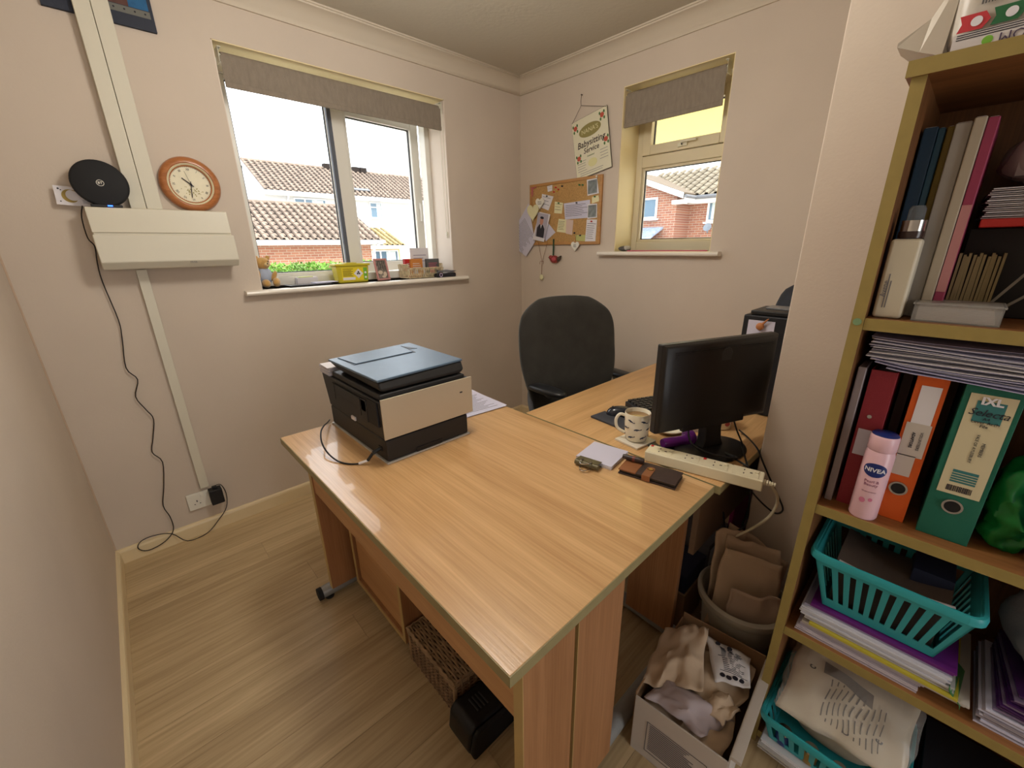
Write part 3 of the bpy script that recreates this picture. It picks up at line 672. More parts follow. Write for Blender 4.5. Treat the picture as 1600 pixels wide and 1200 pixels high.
b = B(); flat(b, Mb, -.062, .008, -.030, -.016, .0014); b.box(-.019, .019, -.019, .019, .0014, .0018, Mb @ Matrix.Translation((.028, .004, 0)) @ Matrix.Rotation(PI/4, 4, 'Z')); b.out('label_panel', paper, t)
b = B(); Mh = Mb @ Matrix.Translation((.028, .006, .0014))
for i in range(3): disc(b, Mh @ Matrix.Rotation(i*2*PI/3, 4, 'Z'), 0, .006, .0048, z=.0006)
b.out('hazard_symbol', ink, t)
b = B(); flat(b, Mb, .058, .0795, -.033, .035, .0016); b.out('green_strip', mat('strip_green', (110, 170, 50), .6), t)
b = B(); disc(b, Mb, .069, .008, .006, z=.0024); disc(b, Mb, .069, -.018, .006, z=.0024); b.out('strip_symbols', paper, t)

t = thing('framed_photo', 'small pink framed photo standing on the sill beside the yellow box', 'photo frame', (1.205, 2.44, ZS), .02)
Mp = frame((-.043, -.012, .0015), (1, .12, 0), (0, .22, 1)); pf = mat('pink_frame', (196, 138, 134), .5)
b = B(); bars(b, 0, .090, 0, .128, .011, 0, .008, Mp @ Matrix(((1, 0, 0, 0), (0, 0, 1, 0), (0, 1, 0, 0), (0, 0, 0, 1)))); b.out('frame', pf, t, bev=.0015)
B().box(.010, .080, .010, .118, 0, .003, Mp).out('backing', mat('photo_print', (120, 112, 104), .4, var=.6, vscale=55), t)
b = B(); disc(b, Mp, .032, .048, .016, .011, .0032); disc(b, Mp, .062, .036, .012, .014, .0032); disc(b, Mp, .05, .022, .014, .007, .0032); b.out('photo_figures', mat('photo_pale', (204, 188, 168), .5), t)
b = B(); 
for x in (.026, .040, .056, .068): flat(b, Mp, x-.002, x+.002, .06, .114, .0032)
b.out('photo_trees', mat('photo_dark', (70, 66, 62), .5), t)
B().box(-.012, .012, .045, .049, 0, .075, Matrix.Rotation(.3, 4, 'X')).out('stand', blackm, t)

# little open basket with cards and packets
t = thing('sill_basket', 'small cream wire basket of packets at the right end of the sill', 'basket', (1.50, 2.48, ZS))
wk = mat('cream_wicker', (206, 188, 152), .8, bump=.8, bscale=90, var=.25, vscale=60)
b = B(); Wb, Db, Hb = .125, .055, .062
for (p, q) in (((-Wb, -Db), (Wb, -Db)), ((Wb, -Db), (Wb, Db)), ((Wb, Db), (-Wb, Db)), ((-Wb, Db), (-Wb, -Db))):
    hh = Hb if p[1] == q[1] == -Db else .085
    n = int(max(abs(p[0]-q[0]), abs(p[1]-q[1]))/.012)
    for i in range(n+1):
        a = Vector((*p, .004)).lerp(Vector((*q, .004)), i/n); d = (Vector((*q, 0))-Vector((*p, 0))).normalized()*.02
        for s in (-1, 1): b.cyl(a, a+Vector((0, 0, hh-.004))+d*s*.5, .0022, seg=5)
    b.cyl((*p, hh), (*q, hh), .004, seg=6).cyl((*p, .004), (*q, .004), .004, seg=6)
b.out('woven_wall', wk, t)
B().box(-Wb, Wb, -Db, Db, 0, .004).out('base', wk, t)
def packet(label, x, y, z, w_, d, h_, c, rz=0, tilt=0, name='packet', top=None):
    o = thing(name, label, 'packet', (x, y, z), rz, 'packets in the sill basket')
    B().box(-w_/2, w_/2, -d/2, d/2, 0, h_, Matrix.Rotation(tilt, 4, 'X')).out('carton', c, o, bev=.001)
    b = B(); Mz = Matrix.Rotation(tilt, 4, 'X') @ frame((0, -d/2-.0001, h_*.55), (1, 0, 0), (0, 0, 1)); lines(b, Mz, -w_*.35, w_*.35, [h_*.2, h_*.1, 0], .003, .0002); flat(b, Mz, -w_*.3, w_*.1, -h_*.35, -h_*.1, .0002); b.out('print', top or ink, o); return o
packet('orange packet with white corner in the front of the sill basket', 1.452, 2.458, ZS+.0045, .085, .018, .115, mat('packet_orange', (206, 132, 62), .5), top=paper)
packet('grey and pink card box standing in the sill basket', 1.575, 2.462, ZS+.0045, .095, .020, .112, mat('packet_grey', (92, 92, 92), .5), top=pinkm)
packet('tall white card with purple print at the back of the sill basket', 1.51, 2.506, ZS+.0045, .135, .006, .180, paper, name='greeting_card', top=mat('purple_print', (90, 60, 110), .7))
packet('red edged packet at the left of the sill basket', 1.408, 2.487, ZS+.0045, .05, .03, .115, red, top=paper)
t = thing('dark_purse', 'black zipped purse with pale ring pull lying on the sill', 'purse', (1.625, 2.385, ZS))
B().box(-.075, .072, -.020, .030, .0002, .026).jitter(.002, 30).out('body', mat('purse_black', (34, 32, 40), .4, bump=.4, bscale=60), t, bev=.008, seg=3)
b = B(); b.sheet([(-.08, -.018, .028), (.07, -.022, .036), (.075, .032, .034), (-.05, .03, .050)], 10, 6, lambda u, v: (0, 0, .004*math.sin(u*7+v*3))); b.out('flap', mat('purse_sheen', (52, 50, 60), .3), t, solid=.002, smooth=True)
b = B(); b.tube([(-.052+.010*math.cos(a), -.0235, .016+.011*math.sin(a)) for a in [i*PI/8 for i in range(17)]], .0024, 6, 1); b.out('ring_pull', mat('lilac_plastic', (196, 176, 206), .4), t)

# ------------------------------------------------------------ east wall: sign, cork board, ornaments
XB = XE
def pin_sheet(name, label, cat, q, x, m, th=.0008, group=None, curl=0):
    """thin sheet with its four corners (top-left, top-right, bottom-right, bottom-left in the photo) on the plane X=x"""
    c = [onX(x, *p) for p in q]; o = sum(c, Vector())/4
    t = thing(name, label, cat, o, 0, group)
    u = (c[1]-c[0]+c[2]-c[3]); v = (c[0]-c[3]+c[1]-c[2]); M = frame((0, 0, 0), u, v); Wd = u.length/2; Ht = v.length/2
    b = B(); b.loft([[p-o+Vector((dx, 0, 0)) for p in c] for dx in (0, -th)]) if not curl else b.sheet([p-o for p in c], 10, 6, lambda uu, vv: (-curl*(abs(uu-.3))**2*3, 0, 0))
    b.out('sheet', m, t, solid=(th if curl else 0)); return t, Matrix.Translation((-th-(.0005), 0, 0)) @ M, Wd, Ht
# sign
sq = [(890, 199), (941, 164), (961, 262), (907, 276)]
c = [onX(XE-.012, *p) for p in sq]; o = sum(c, Vector())/4
# true rectangle of the sign, tilted on its cord
uy = (c[1]-c[0]+c[2]-c[3]).normalized(); vz = Vector((1, 0, 0)).cross(uy); vz = vz if vz.z > 0 else -vz
sw, sh = .262, .330
t = thing('babysitting_sign', 'tilted cream metal sign with roses hanging by a cord above the cork board', 'sign', o)
Mg = frame((0, 0, 0), uy, vz)
B().box(-sw/2-.002, sw/2+.002, -sh/2-.002, sh/2+.002, -.002, .0, Mg).out('rim', mat('sign_rim', (84, 78, 66), .6), t)
B().box(-sw/2, sw/2, -sh/2, sh/2, 0, .0015, Mg).out('plate', mat('sign_cream', (222, 216, 190), .45), t)
Mg = Mg @ Matrix.Translation((0, 0, .0015))
b = B(); disc(b, Mg, 0, .085, .082, .036, seg=32); b.out('oval_print', mat('oval_olive', (146, 136, 82), .6), t)
text('lettering', "NANA'S", .036, mat('letter_pale', (214, 206, 160), .6), t, Mg @ Matrix.Translation((0, .085, .0006)), sx=1.0)
lt = mat('letter_brown', (62, 48, 46), .7)
text('lettering', 'Babysitting', .050, lt, t, Mg @ Matrix.Translation((0, .018, .0002)), shear=.2, sx=.95, bold=.0006)
text('lettering', 'Service', .042, lt, t, Mg @ Matrix.Translation((-.002, -.022, .0002)), shear=.2, sx=.95, bold=.0005)
text('lettering', 'Established', .012, green, t, Mg @ Matrix.Translation((-.01, -.055, .0002)), shear=.3)
b = B(); lines(b, Mg, -.115, -.045, [-.070-.014*i for i in range(5)], .0022); lines(b, Mg, .045, .115, [-.050-.016*i for i in range(4)], .0022, left=False); lines(b, Mg, -.10, .10, [-.140, -.152], .0022); b.out('small_print', inkg, t)
b = B(); disc(b, Mg, 0, -.098, .034, .024); b.out('yellow_print', mat('sign_yellow', (220, 214, 158), .6), t)
rosem = mat('rose_red', (188, 84, 64), .7)
for cx_, cy_ in ((-.105, .125), (.095, .130), (.108, -.005), (-.100, -.050)):
    b = B()
    for i in range(5): disc(b, Mg, cx_+math.cos(i*1.26)*.007, cy_+math.sin(i*1.26)*.007, .008, z=.0006+i*.0001, seg=10)
    b.out('rose_print', rosem, t)
    b = B()
    for dx, dy in ((-.012, -.020), (.014, -.018), (-.016, .012), (.015, .014)): disc(b, Mg, cx_+dx, cy_+dy, .006, .009, z=.0005, seg=8)
    b.out('leaf_print', green, t)
nail = onX(XE-.006, 909, 148)-o; kn = onX(XE-.010, 908, 165)-o
tl = Mg @ Vector((-sw/2+.004, sh/2-.004, 0)); tr = Mg @ Vector((sw/2-.004, sh/2-.004, 0))
b = B(); b.tube([tl, kn, tr], .0012, 6, 1).tube([kn, (kn+nail)/2+Vector((0, .004, 0)), nail], .0012, 6, 3).cyl(nail+Vector((.006, 0, 0)), nail-Vector((.006, 0, 0)), .003); b.out('hanging_cord', mat('cord_brown', (70, 56, 50), .8), t)

# cork board
y0, y1, z0, z1 = 1.665, 2.288, 1.374, 1.778
t = thing('cork_board', 'wooden framed cork notice board covered in pinned papers', 'board', (XE, (y0+y1)/2, (z0+z1)/2)); oc = t.location
pine = wood('pine_frame', (160, 110, 58), (198, 148, 88), 1, scale=2, rough=.5)
b = B(); M_ = Matrix(((0, -1, 0, 0), (1, 0, 0, 0), (0, 0, 1, 0), (0, 0, 0, 1)))
bars(b, -(y1-y0)/2, (y1-y0)/2, -(z1-z0)/2, (z1-z0)/2, .018, .001, .016, M_); b.out('frame', pine, t, bev=.002)
B().box(-.011, -.001, -(y1-y0)/2+.017, (y1-y0)/2-.017, -(z1-z0)/2+.017, (z1-z0)/2-.017).out('cork', mat('cork', (186, 146, 92), .95, bump=1, bscale=260, var=.22, vscale=150), t)
xs = XE-.0125
def noted(q, label, m, ys=7, name='pinned_note', x=xs, pinc=None, head=False, txt=ink, th=.0008, frac=(.08, .92)):
    t, M, W_, H_ = pin_sheet(name, label, 'paper', q, x, m, th, 'papers on the cork board')
    if ys:
        b = B(); lines(b, M, -W_/2+W_*frac[0], -W_/2+W_*frac[1], [H_/2-H_*(.18+.72*i/ys) for i in range(ys)], min(.0022, H_*.022), .0001); b.out('print', txt, t)
    if pinc: 
        b = B(); b.lathe([(0, 0), (.005, .001), (.005, .003), (.003, .004), (.003, .008), (.0045, .010), (0, .011)], seg=10, M=M @ Matrix.Translation((0, H_*.42, 0))); b.out('drawing_pin', pinc, t, smooth=True)
    return t, M, W_, H_
pred = mat('pin_red', (200, 50, 40), .3); pgr = mat('pin_green', (60, 120, 70), .3); pblk = mat('pin_dark', (50, 50, 60), .3)
noted([(826, 318), (836, 378), (822, 401), (793, 377)], 'long white letter hanging off the left edge of the cork board', paperl, 15, x=XE-.018, name='letter')
noted([(847, 303), (865, 307), (857, 329), (845, 324)], 'small white card with two bows near the top left of the cork board', paper, 3, pinc=pblk)
noted([(867, 315), (880, 317), (878, 334), (866, 333)], 'small yellow sticky note left of the large white list', paperc, 3, pinc=pgr)
noted([(881, 318), (922, 312), (922, 340), (883, 343)], 'large white list with columns in the middle of the cork board', paperl, 7, pinc=pblk, frac=(.05, .95))
noted([(873, 342), (885, 343), (884, 364), (870, 362)], 'yellow handwritten note below the large white list', paperc, 6)
noted([(885, 343), (896, 344), (894, 367), (884, 365)], 'pink edged folded card beside the yellow handwritten note', mat('card_pinkish', (212, 188, 176), .8), 0)
noted([(917, 343), (933, 343), (930, 380), (914, 378)], 'white printed slip at the lower right of the cork board', paper, 8, pinc=pred)
noted([(925, 308), (935, 305), (937, 314), (925, 318)], 'small yellow tag with green leaf between the two photos', paperc, 0, pinc=pgr)
noted([(855, 291), (863, 289), (863, 298), (856, 300)], 'tiny white slip with dark symbols at the top of the cork board', paper, 2)
noted([(899, 367), (915, 367), (914, 377), (900, 376)], 'small green photo slip at the bottom of the cork board', mat('slip_green', (190, 190, 120), .7), 0, pinc=pblk)
noted([(857, 349), (868, 363), (853, 377), (849, 368)], 'white envelope tucked behind the portrait photo', paperl, 0, x=XE-.0135)
for q, lb in (([(917, 281), (933, 278), (936, 302), (918, 306)], 'grey landscape photo at the top right of the cork board'), ([(918, 319), (933, 318), (933, 340), (918, 342)], 'second grey photo pinned right of the large white list')):
    t, M, W_, H_ = noted(q, lb, paper, 0, name='photo', x=xs-.001)
    b = B(); flat(b, M, -W_*.42, W_*.42, -H_*.42, H_*.42, .0002); b.out('photo_print', mat('photo_grey', (112, 116, 112), .35, var=.45, vscale=45), t)
# portrait photo of a person in a suit
t, M, W_, H_ = pin_sheet('portrait_photo', 'photo of a person in a dark suit and tie on the cork board', 'photo', [(843, 331), (860, 335), (850, 378), (832, 374)], XE-.022, paper, .001)
b = B(); flat(b, M, -W_*.46, W_*.46, -H_*.36, H_*.47, .0002); b.out('photo_background', mat('photo_lilac', (176, 170, 184), .4), t)
b = B(); b.loft([[M @ Vector((x*W_, y*H_, z)) for x, y in ((-.34, -.36), (-.36, -.05), (-.2, .08), (-.04, .11), (.12, .08), (.3, -.05), (.3, -.36))] for z in (.0007, .0009)]); b.out('photo_suit', mat('photo_suit', (44, 42, 52), .5), t)
b = B(); b.loft([[M @ Vector((x*W_, y*H_, z)) for x, y in ((-.1, .10), (-.03, -.06), (.04, .10))] for z in (.0011, .0012)]); b.out('photo_shirt', paper, t)
b = B(); disc(b, M, -.03*W_, .20*H_, W_*.15, H_*.13, .0014); b.out('photo_face', mat('photo_skin', (196, 140, 120), .5), t)
b = B(); disc(b, M, -.03*W_, .32*H_, W_*.16, H_*.045, .0018); b.out('photo_hair', ink, t)
def heart(name, label, px, r, m, x, txt=None, cat='ornament', sx=1):
    o = onX(x, *px); t = thing(name, label, cat, o); M = frame((0, 0, 0), (0, -1, 0), (0, 0, 1)); n = 28; P2 = []
    for i in range(n):
        a = 2*PI*i/n; P2.append((sx*r*16*math.sin(a)**3/16, r*(13*math.cos(a)-5*math.cos(2*a)-2*math.cos(3*a)-math.cos(4*a))/16))
    b = B(); b.loft([[M @ Vector((p[0], p[1], z)) for p in P2] for z in (0, .006)]); b.out('heart', m, t, bev=.001)
    if txt: text('lettering', txt, r*.34, ink, t, M @ Matrix.Translation((0, 0, .006)))
    return t, M
heart('heart_ornament', 'white wooden heart with lettering near the top left of the cork board', (844, 317), .040, whitep, XE-.026, 'Home\nSweet')
heart('large_heart_ornament', 'large pale yellow heart hanging on the left edge of the cork board', (833, 331), .062, paperc, XE-.030, None, sx=.9)
t, M = heart('hanging_heart', 'white heart hanging below the bottom frame of the cork board', (899, 384), .034, whitep, XE-.018, 'Best\nNana')
B().tube([(-.002, 0, .026), (-.0, -.004, .07)], .0012, 6, 1).out('string', mat('string', (130, 100, 70), .9), t)
# bird
o = onX(XE-.018, 866, 405); t = thing('fabric_bird', 'red patterned fabric bird hanging from a dark ribbon under the cork board', 'ornament', o)
b = B(); b.ell((0, 0, 0), (.011, .040, .026)); b.ell((0, .034, .012), (.009, .017, .015)); b.out('body', mat('bird_red', (150, 62, 58), .85, var=.5, vscale=70, bump=.4), t, smooth=True)
b = B(); b.prism([(-.026, -.010), (-.030, .012), (-.062, .024), (-.056, .004), (-.04, -.012)], 0, -.006, .006); b.out('tail', mat('bird_dark', (84, 72, 58), .85, var=.4, vscale=70), t)
b = B(); b.ell((-.011, -.004, .002), (.004, .020, .013)); b.out('wing', mat('bird_pink', (196, 88, 96), .8), t, smooth=True)
b = B(); b.cyl((0, .048, .013), (0, .060, .010), .003, .0005, 8); b.out('beak', ink, t)
b = B(); b.box(-.001, .001, .003, .016, .024, .135); b.out('ribbon', mat('ribbon_green', (40, 70, 50), .6), t)
# round pendant on cords
o = onX(XE-.015, 846, 433); t = thing('round_pendant', 'cream round pendant hanging on long brown cords below the cork board', 'ornament', o)
B().ell((0, 0, 0), (.006, .018, .020)).out('disc', mat('pendant_cream', (226, 222, 178), .5), t, smooth=True)
k = onX(XE-.015, 847, 409)-o; a1 = onX(XE-.020, 840, 374)-o; a2 = onX(XE-.020, 856, 376)-o
b = B(); b.tube([(0, 0, .018), k], .0018, 6, 1).tube([k, a1], .0013, 6, 1).tube([k, a2], .0013, 6, 1).tube([k, k+Vector((0, .018, .004)), k+Vector((0, .022, -.018))], .0013, 6, 3).tube([k, k+Vector((0, -.014, .004)), k+Vector((0, -.012, -.016))], .0013, 6, 3); b.out('cord', mat('cord_tan', (140, 96, 72), .8), t)
# tassel ribbon at the top left corner of the board
o = onX(XE-.020, 833, 294); t = thing('pink_ribbon_bow', 'pink ribbon bow tied at the top left corner of the cork board', 'ribbon', o)
b = B(); b.tube([(0, .022, .004), (0, .005, 0), (0, -.03, .004)], .003, 6, 3).tube([(0, .008, 0), (-.001, .012, -.03), (0, .010, -.055)], .0028, 6, 3).tube([(0, .004, 0), (-.001, .004, -.028), (0, .0, -.045)], .0022, 6, 3); b.out('ribbon', mat('ribbon_pink', (196, 104, 116), .8), t)
# loose pins
for i, (px, py, m_) in enumerate([(869, 293, pred), (873, 296, pred), (866, 300, pred), (879, 291, pblk), (906, 289, pgr), (911, 289, pgr), (934, 276, whitep), (871, 299, mat('pin_yellow', (210, 170, 60), .3)), (898, 364, pblk)]):
    p_ = onX(XE-.0112, px, py)
    lb = 'drawing pin in the cork board: %s' % ['red, upper left of three', 'red, right of the upper one', 'red, lowest', 'dark, beside the red ones', 'green, left of a pair', 'green, right of a pair', 'white, top right corner of the frame', 'yellow, among the red ones', 'dark, below the folded card'][i]
    tag(B().lathe([(0, 0), (.0055, .001), (.0055, .003), (.003, .004), (.003, .008), (.0048, .010), (0, .011)], seg=10, M=frame((0, 0, 0), (0, -1, 0), (0, 0, 1))).out('drawing_pin', m_, loc=p_ - Vector((.005 if i == 6 else 0, 0, 0)), smooth=True), lb, 'pin', 'loose pins on the cork board')

# small sill
t = thing('grey_stone', 'smooth grey pebble at the left end of the small window sill', 'stone', (2.36, 1.50, 1.3302))
B().ell((0, 0, .016), (.028, .042, .0165)).jitter(.002, 20).out('pebble', mat('stone_dark', (98, 94, 90), .6, var=.3, vscale=30), t, smooth=True)
B().ell((-.002, -.018, .0175), (.025, .024, .0165)).out('pale_band', mat('stone_pale', (176, 172, 162), .6), t, smooth=True)
t = thing('pink_ruler', 'long pink plastic stick lying along the small window sill', 'stick', (2.335, 1.21, 1.3302), .02)
B().box(-.006, .006, -.23, .25, 0, .006).out('stick', mat('pink_stick', (196, 70, 104), .4), t, bev=.002)

# ------------------------------------------------------------ desks
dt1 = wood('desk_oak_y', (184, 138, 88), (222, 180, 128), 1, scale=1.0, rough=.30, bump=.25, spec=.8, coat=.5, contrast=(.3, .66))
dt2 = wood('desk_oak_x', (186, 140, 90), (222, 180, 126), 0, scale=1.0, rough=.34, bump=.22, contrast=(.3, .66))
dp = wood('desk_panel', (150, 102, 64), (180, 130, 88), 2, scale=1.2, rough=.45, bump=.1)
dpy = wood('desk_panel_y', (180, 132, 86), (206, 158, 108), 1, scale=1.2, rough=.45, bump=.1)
edge = mat('olive_edging', (150, 138, 98), .5, var=.06, vscale=30)
foot = mat('foot_grey', (150, 150, 148), .4, .2, bump=.2, bscale=300)
D1 = (.309, 1.088, .348, 1.560)
HT = .73
def top(parent, x0, x1, y0, y1, m):
    e = .0018
    B().box(x0+e, x1-e, y0+e, y1-e, -.025, 0).out('desktop', m, parent, bev=.0012)
    b = B(); b.box(x0, x0+e, y0, y1, -.0245, -.0008).box(x1-e, x1, y0, y1, -.0245, -.0008).box(x0+e, x1-e, y0, y0+e, -.0245, -.0008).box(x0+e, x1-e, y1-e, y1, -.0245, -.0008); b.out('edging', edge, parent)
t = thing('desk', 'light oak office desk in front with the printer on its far left end', 'desk', (.31, .35, 0)); L0 = t.location
tt = bpy.data.objects.new('tabletop', None); COL.objects.link(tt); tt.parent = t; tt.location = (0, 0, HT)
top(tt, 0, .779, 0, 1.212, dt1)
B().box(.062, .080, .06, 1.15, .505, .704).out('modesty_panel', dpy, t, bev=.0008)
for y, s in ((.030, 1), (1.140, -1)):
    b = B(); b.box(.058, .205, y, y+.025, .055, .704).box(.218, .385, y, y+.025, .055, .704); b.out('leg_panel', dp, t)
    b = B(); b.box(.0565, .058, y, y+.025, .055, .704).box(.2165, .218, y, y+.025, .055, .704); b.out('leg_edging', mat('edge_light', (196, 168, 112), .5), t)
    b = B(); b.tube([(.02, y+.035, .034), (.1, y+.035, .036), (.5, y+.035, .042), (.74, y+.035, .034)], lambda u: .026-.004*abs(u-.5), 14, 4); b.box(.10, .36, y+.024, y+.05, .03, .06); b.out('foot', foot, t, smooth=True)
    b = B(); b.cyl((.008, y+.035, .033), (.024, y+.035, .033), .026, seg=16); b.cyl((.05, y+.035, 0), (.05, y+.035, .012), .018).cyl((.70, y+.035, 0), (.70, y+.035, .012), .018); b.out('foot_cap', blackm, t)

t = thing('corner_desk', 'second light oak desk against the right wall carrying the monitor', 'desk', (1.094, .336, 0))
tt = bpy.data.objects.new('tabletop', None); COL.objects.link(tt); tt.parent = t; tt.location = (0, 0, HT)
top(tt, 0, 1.2, 0, .768, dt2)
for x in (.062, 1.115):
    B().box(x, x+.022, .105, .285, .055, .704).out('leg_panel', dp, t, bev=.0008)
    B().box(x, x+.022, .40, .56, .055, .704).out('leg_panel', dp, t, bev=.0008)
    b = B(); b.tube([(x+.03, .04, .034), (x+.03, .4, .042), (x+.03, .72, .034)], .024, 14, 4); b.box(x+.02, x+.04, .12, .54, .03, .06); b.out('foot', foot, t, smooth=True)
    b = B(); b.cyl((x+.03, .026, .033), (x+.03, .044, .033), .025); b.cyl((x+.03, .08, 0), (x+.03, .08, .012), .018).cyl((x+.03, .68, 0), (x+.03, .68, .012), .018); b.out('foot_cap', blackm, t)
B().box(.086, 1.11, .075, .093, .40, .704).out('modesty_panel', mat('panel_brown', (132, 110, 92), .5), t, bev=.0008)

# pedestal on castors
t = thing('drawer_pedestal', 'oak drawer pedestal on castors under the desk beside the wicker basket', 'cabinet', (.457, 1.055, 0))
px_, py_ = .36, .40
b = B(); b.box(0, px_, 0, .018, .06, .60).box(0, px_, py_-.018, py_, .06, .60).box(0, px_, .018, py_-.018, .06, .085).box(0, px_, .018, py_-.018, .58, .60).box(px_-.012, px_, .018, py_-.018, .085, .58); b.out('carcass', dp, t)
B().box(.008, .020, .028, py_-.028, .092, .575).out('side_panel', dpy, t, bev=.002)
b = B(); b.box(-.002, 0, 0, .018, .06, .60).box(-.002, 0, py_-.018, py_, .06, .60).box(-.002, 0, .018, py_-.018, .06, .078); b.out('edging', mat('edge_light', (0, 0, 0)), t)
for x in (.04, .32):
    for y in (.02, .38):
        c_ = bpy.data.objects.new('castor', None); COL.objects.link(c_); c_.parent = t
        for dx in (-.011, .011): B().cyl((x+dx-.007, y, .022), (x+dx+.007, y, .022), .022, seg=20).out('wheel', black, c_, bev=.002)
        b = B(); b.cyl((x, y, .03), (x, y, .06), .008).box(x-.02, x+.02, y-.018, y+.012, .028, .046); b.out('fork', blackm, c_, bev=.003)

# wicker hamper
t = thing('wicker_basket', 'brown wicker basket with woven lid under the desk', 'basket', (.465, .775, 0))
wic = mat('wicker', (128, 100, 74), .6, var=.35, vscale=30, bump=.5, bscale=200)
wic2 = mat('wicker_pale', (158, 130, 98), .6, var=.3, vscale=30)
BX, BY, BZ = .34, .262, .125
def weave(b, x0, x1, y0, y1, z, ph, amp=.0035, r=.0028, pitch=.026, dz=.0):
    per = [(x0, y0), (x1, y0), (x1, y1), (x0, y1), (x0, y0)]; pts = []; d = 0
    for (ax, ay), (bx, by) in zip(per, per[1:]):
        ln = math.hypot(bx-ax, by-ay); n = max(2, int(ln/(pitch/2)))
        nx, ny = (by-ay)/ln, -(bx-ax)/ln
        for i in range(n):
            s = amp*(1 if (i+ph) % 2 else -1); pts.append((ax+(bx-ax)*i/n+nx*s, ay+(by-ay)*i/n+ny*s, z+random.uniform(-.0006, .0006)))
    pts.append(pts[0]); b.tube(pts, r, 5, 2)
b = B(); b.box(.006, BX-.006, .006, BY-.006, .003, BZ); b.out('lining', mat('wicker_dark', (60, 42, 28), .9), t)
b = B()
for i in range(17): weave(b, 0, BX, 0, BY, .004+i*.0066, i)
o_ = b.out('woven_wall', wic, t, smooth=True); o_['kind'] = 'stuff'
b = B()
for i in range(14):
    b.cyl((-.001+BX*i/13, -.001, 0), (-.001+BX*i/13, -.001, BZ), .003, seg=5)
    if i < 11: b.cyl((-.001, BY*i/10, 0), (-.001, BY*i/10, BZ), .003, seg=5)
for x, y in ((0, 0), (BX, 0), (0, BY), (BX, BY)): b.cyl((x, y, 0), (x, y, BZ), .007, seg=8)
o_ = b.out('stakes', wic2, t); o_['kind'] = 'stuff'
b = B(); b.box(0, BX, 0, BY, BZ, BZ+.010); b.out('lid_core', mat('wicker_dark', (0, 0, 0)), t)
b = B()
for i in range(40):
    x = -.004+i*(BX+.008)/39; pts = [(x, -.006, BZ+.004)]+[(x, y_, BZ+.014+.0035*(1 if (i+j) % 2 else -1)) for j, y_ in enumerate([BY*k/10 for k in range(11)])]+[(x, BY+.006, BZ+.004)]
    b.tube(pts, .0036, 5, 2)
for j in range(5): b.tube([(-.006, BY*(j+.5)/5, BZ+.012), (BX+.006, BY*(j+.5)/5, BZ+.012)], .004, 5, 1)
for z in (.002, .010, .017): weave(b, -.005, BX+.005, -.005, BY+.005, BZ+z, int(z*1000), .002, .0036)
o_ = b.out('woven_lid', wic2, t, smooth=True); o_['kind'] = 'stuff'

t = thing('foot_rest', 'black plastic foot rest on the floor beside the wicker basket', 'foot rest', (.43, .655, 0))
b = B(); b.loft([[Vector((x, y, z)) for x, z in [(0, .0), (.19, 0), (.19, .085), (.02, .105), (.0, .09), (-.008, .03)]] for y in (0, .105)]); b.out('body', black, t, bev=.012, seg=3)
b = B(); b.loft([[Vector((x, y, z)) for x, z in [(.002, .0), (.18, 0), (.185, .075), (.02, .098), (.004, .084), (-.006, .03)]] for y in (-.014, .0)]); b.out('end_cap', blackm, t, bev=.006, seg=3)
b = B()
for i in range(4): b.box(.05+i*.012, .055+i*.012, .03, .075, .103-i*.0014, .1055-i*.0014)
b.out('embossed_ribs', dgrey, t, bev=.001)

# ------------------------------------------------------------ office chair
fab = mat('chair_fabric', (58, 56, 52), .98, bump=1, bscale=420, var=.16, vscale=14, sheen=.35, spec=.1)
t = thing('office_chair', 'charcoal fabric office swivel chair with black armrests behind the desks', 'chair', (1.595, 1.235, 0), math.radians(244)-PI/2)
# local: +y is the way the chair faces, x to its right... backrest at y = -.12
def halfw(v): return .190+.080*math.sin(min(1, v/.55)*PI/2)**1.4 if v < .6 else .270-.085*((v-.6)/.4)**4
rings = []
for v in [j/18*.88 for j in range(18)]+[.88+.12*math.sin(PI/2*j/7) for j in range(8)]:
    z = .50+v*.625; th = .036*(1-.25*v); w_ = halfw(v)
    if v > .88: k_ = math.sqrt(max(0, 1-((v-.88)/.1215)**2)); th *= max(.25, k_); w_ *= (.66+.34*k_)
    
    if v < .06: th *= .6+.4*v/.06
    yc = -.15-.055*v**1.2+.035*math.exp(-((v-.28)/.2)**2)
    ring = []
    for i in range(28):
        a = 2*PI*i/28; ca, sa = math.cos(a), math.sin(a)
        x = math.copysign(abs(ca)**.55, ca)*w_; y = math.copysign(abs(sa)**.7, sa)*th
        ring.append(Vector((x, yc+y+.055*(x/.26)**2, z-.032*max(0, (v-.45)/.55)**2*(abs(x)/.26)**2)))
    rings.append(ring)
b = B(); b.loft(rings); b.out('backrest', fab, t, smooth=True, sub=1)
rings = []
for j in range(9):
    v = j/8; k_ = math.sin(PI*(.08+.84*v))**.35; rings.append([Vector((math.copysign(abs(math.cos(a))**.6, math.cos(a))*.245*k_, .10+math.copysign(abs(math.sin(a))**.6, math.sin(a))*.24*k_, .43+.085*v)) for a in [2*PI*i/28 for i in range(28)]])
b = B(); b.loft(rings); b.out('seat', fab, t, smooth=True, sub=1)
b = B(); b.box(-.13, .13, -.02, .22, .395, .432).box(-.035, .035, -.14, .05, .40, .425); b.tube([(0, -.12, .41), (0, -.21, .42), (0, -.235, .52), (0, -.22, .70)], .022, 8, 4); b.out('seat_mechanism', blackm, t, bev=.004)
b = B(); b.cyl((0, .08, .10), (0, .08, .26), .028).cyl((0, .08, .26), (0, .08, .40), .016); b.out('gas_column', black, t)
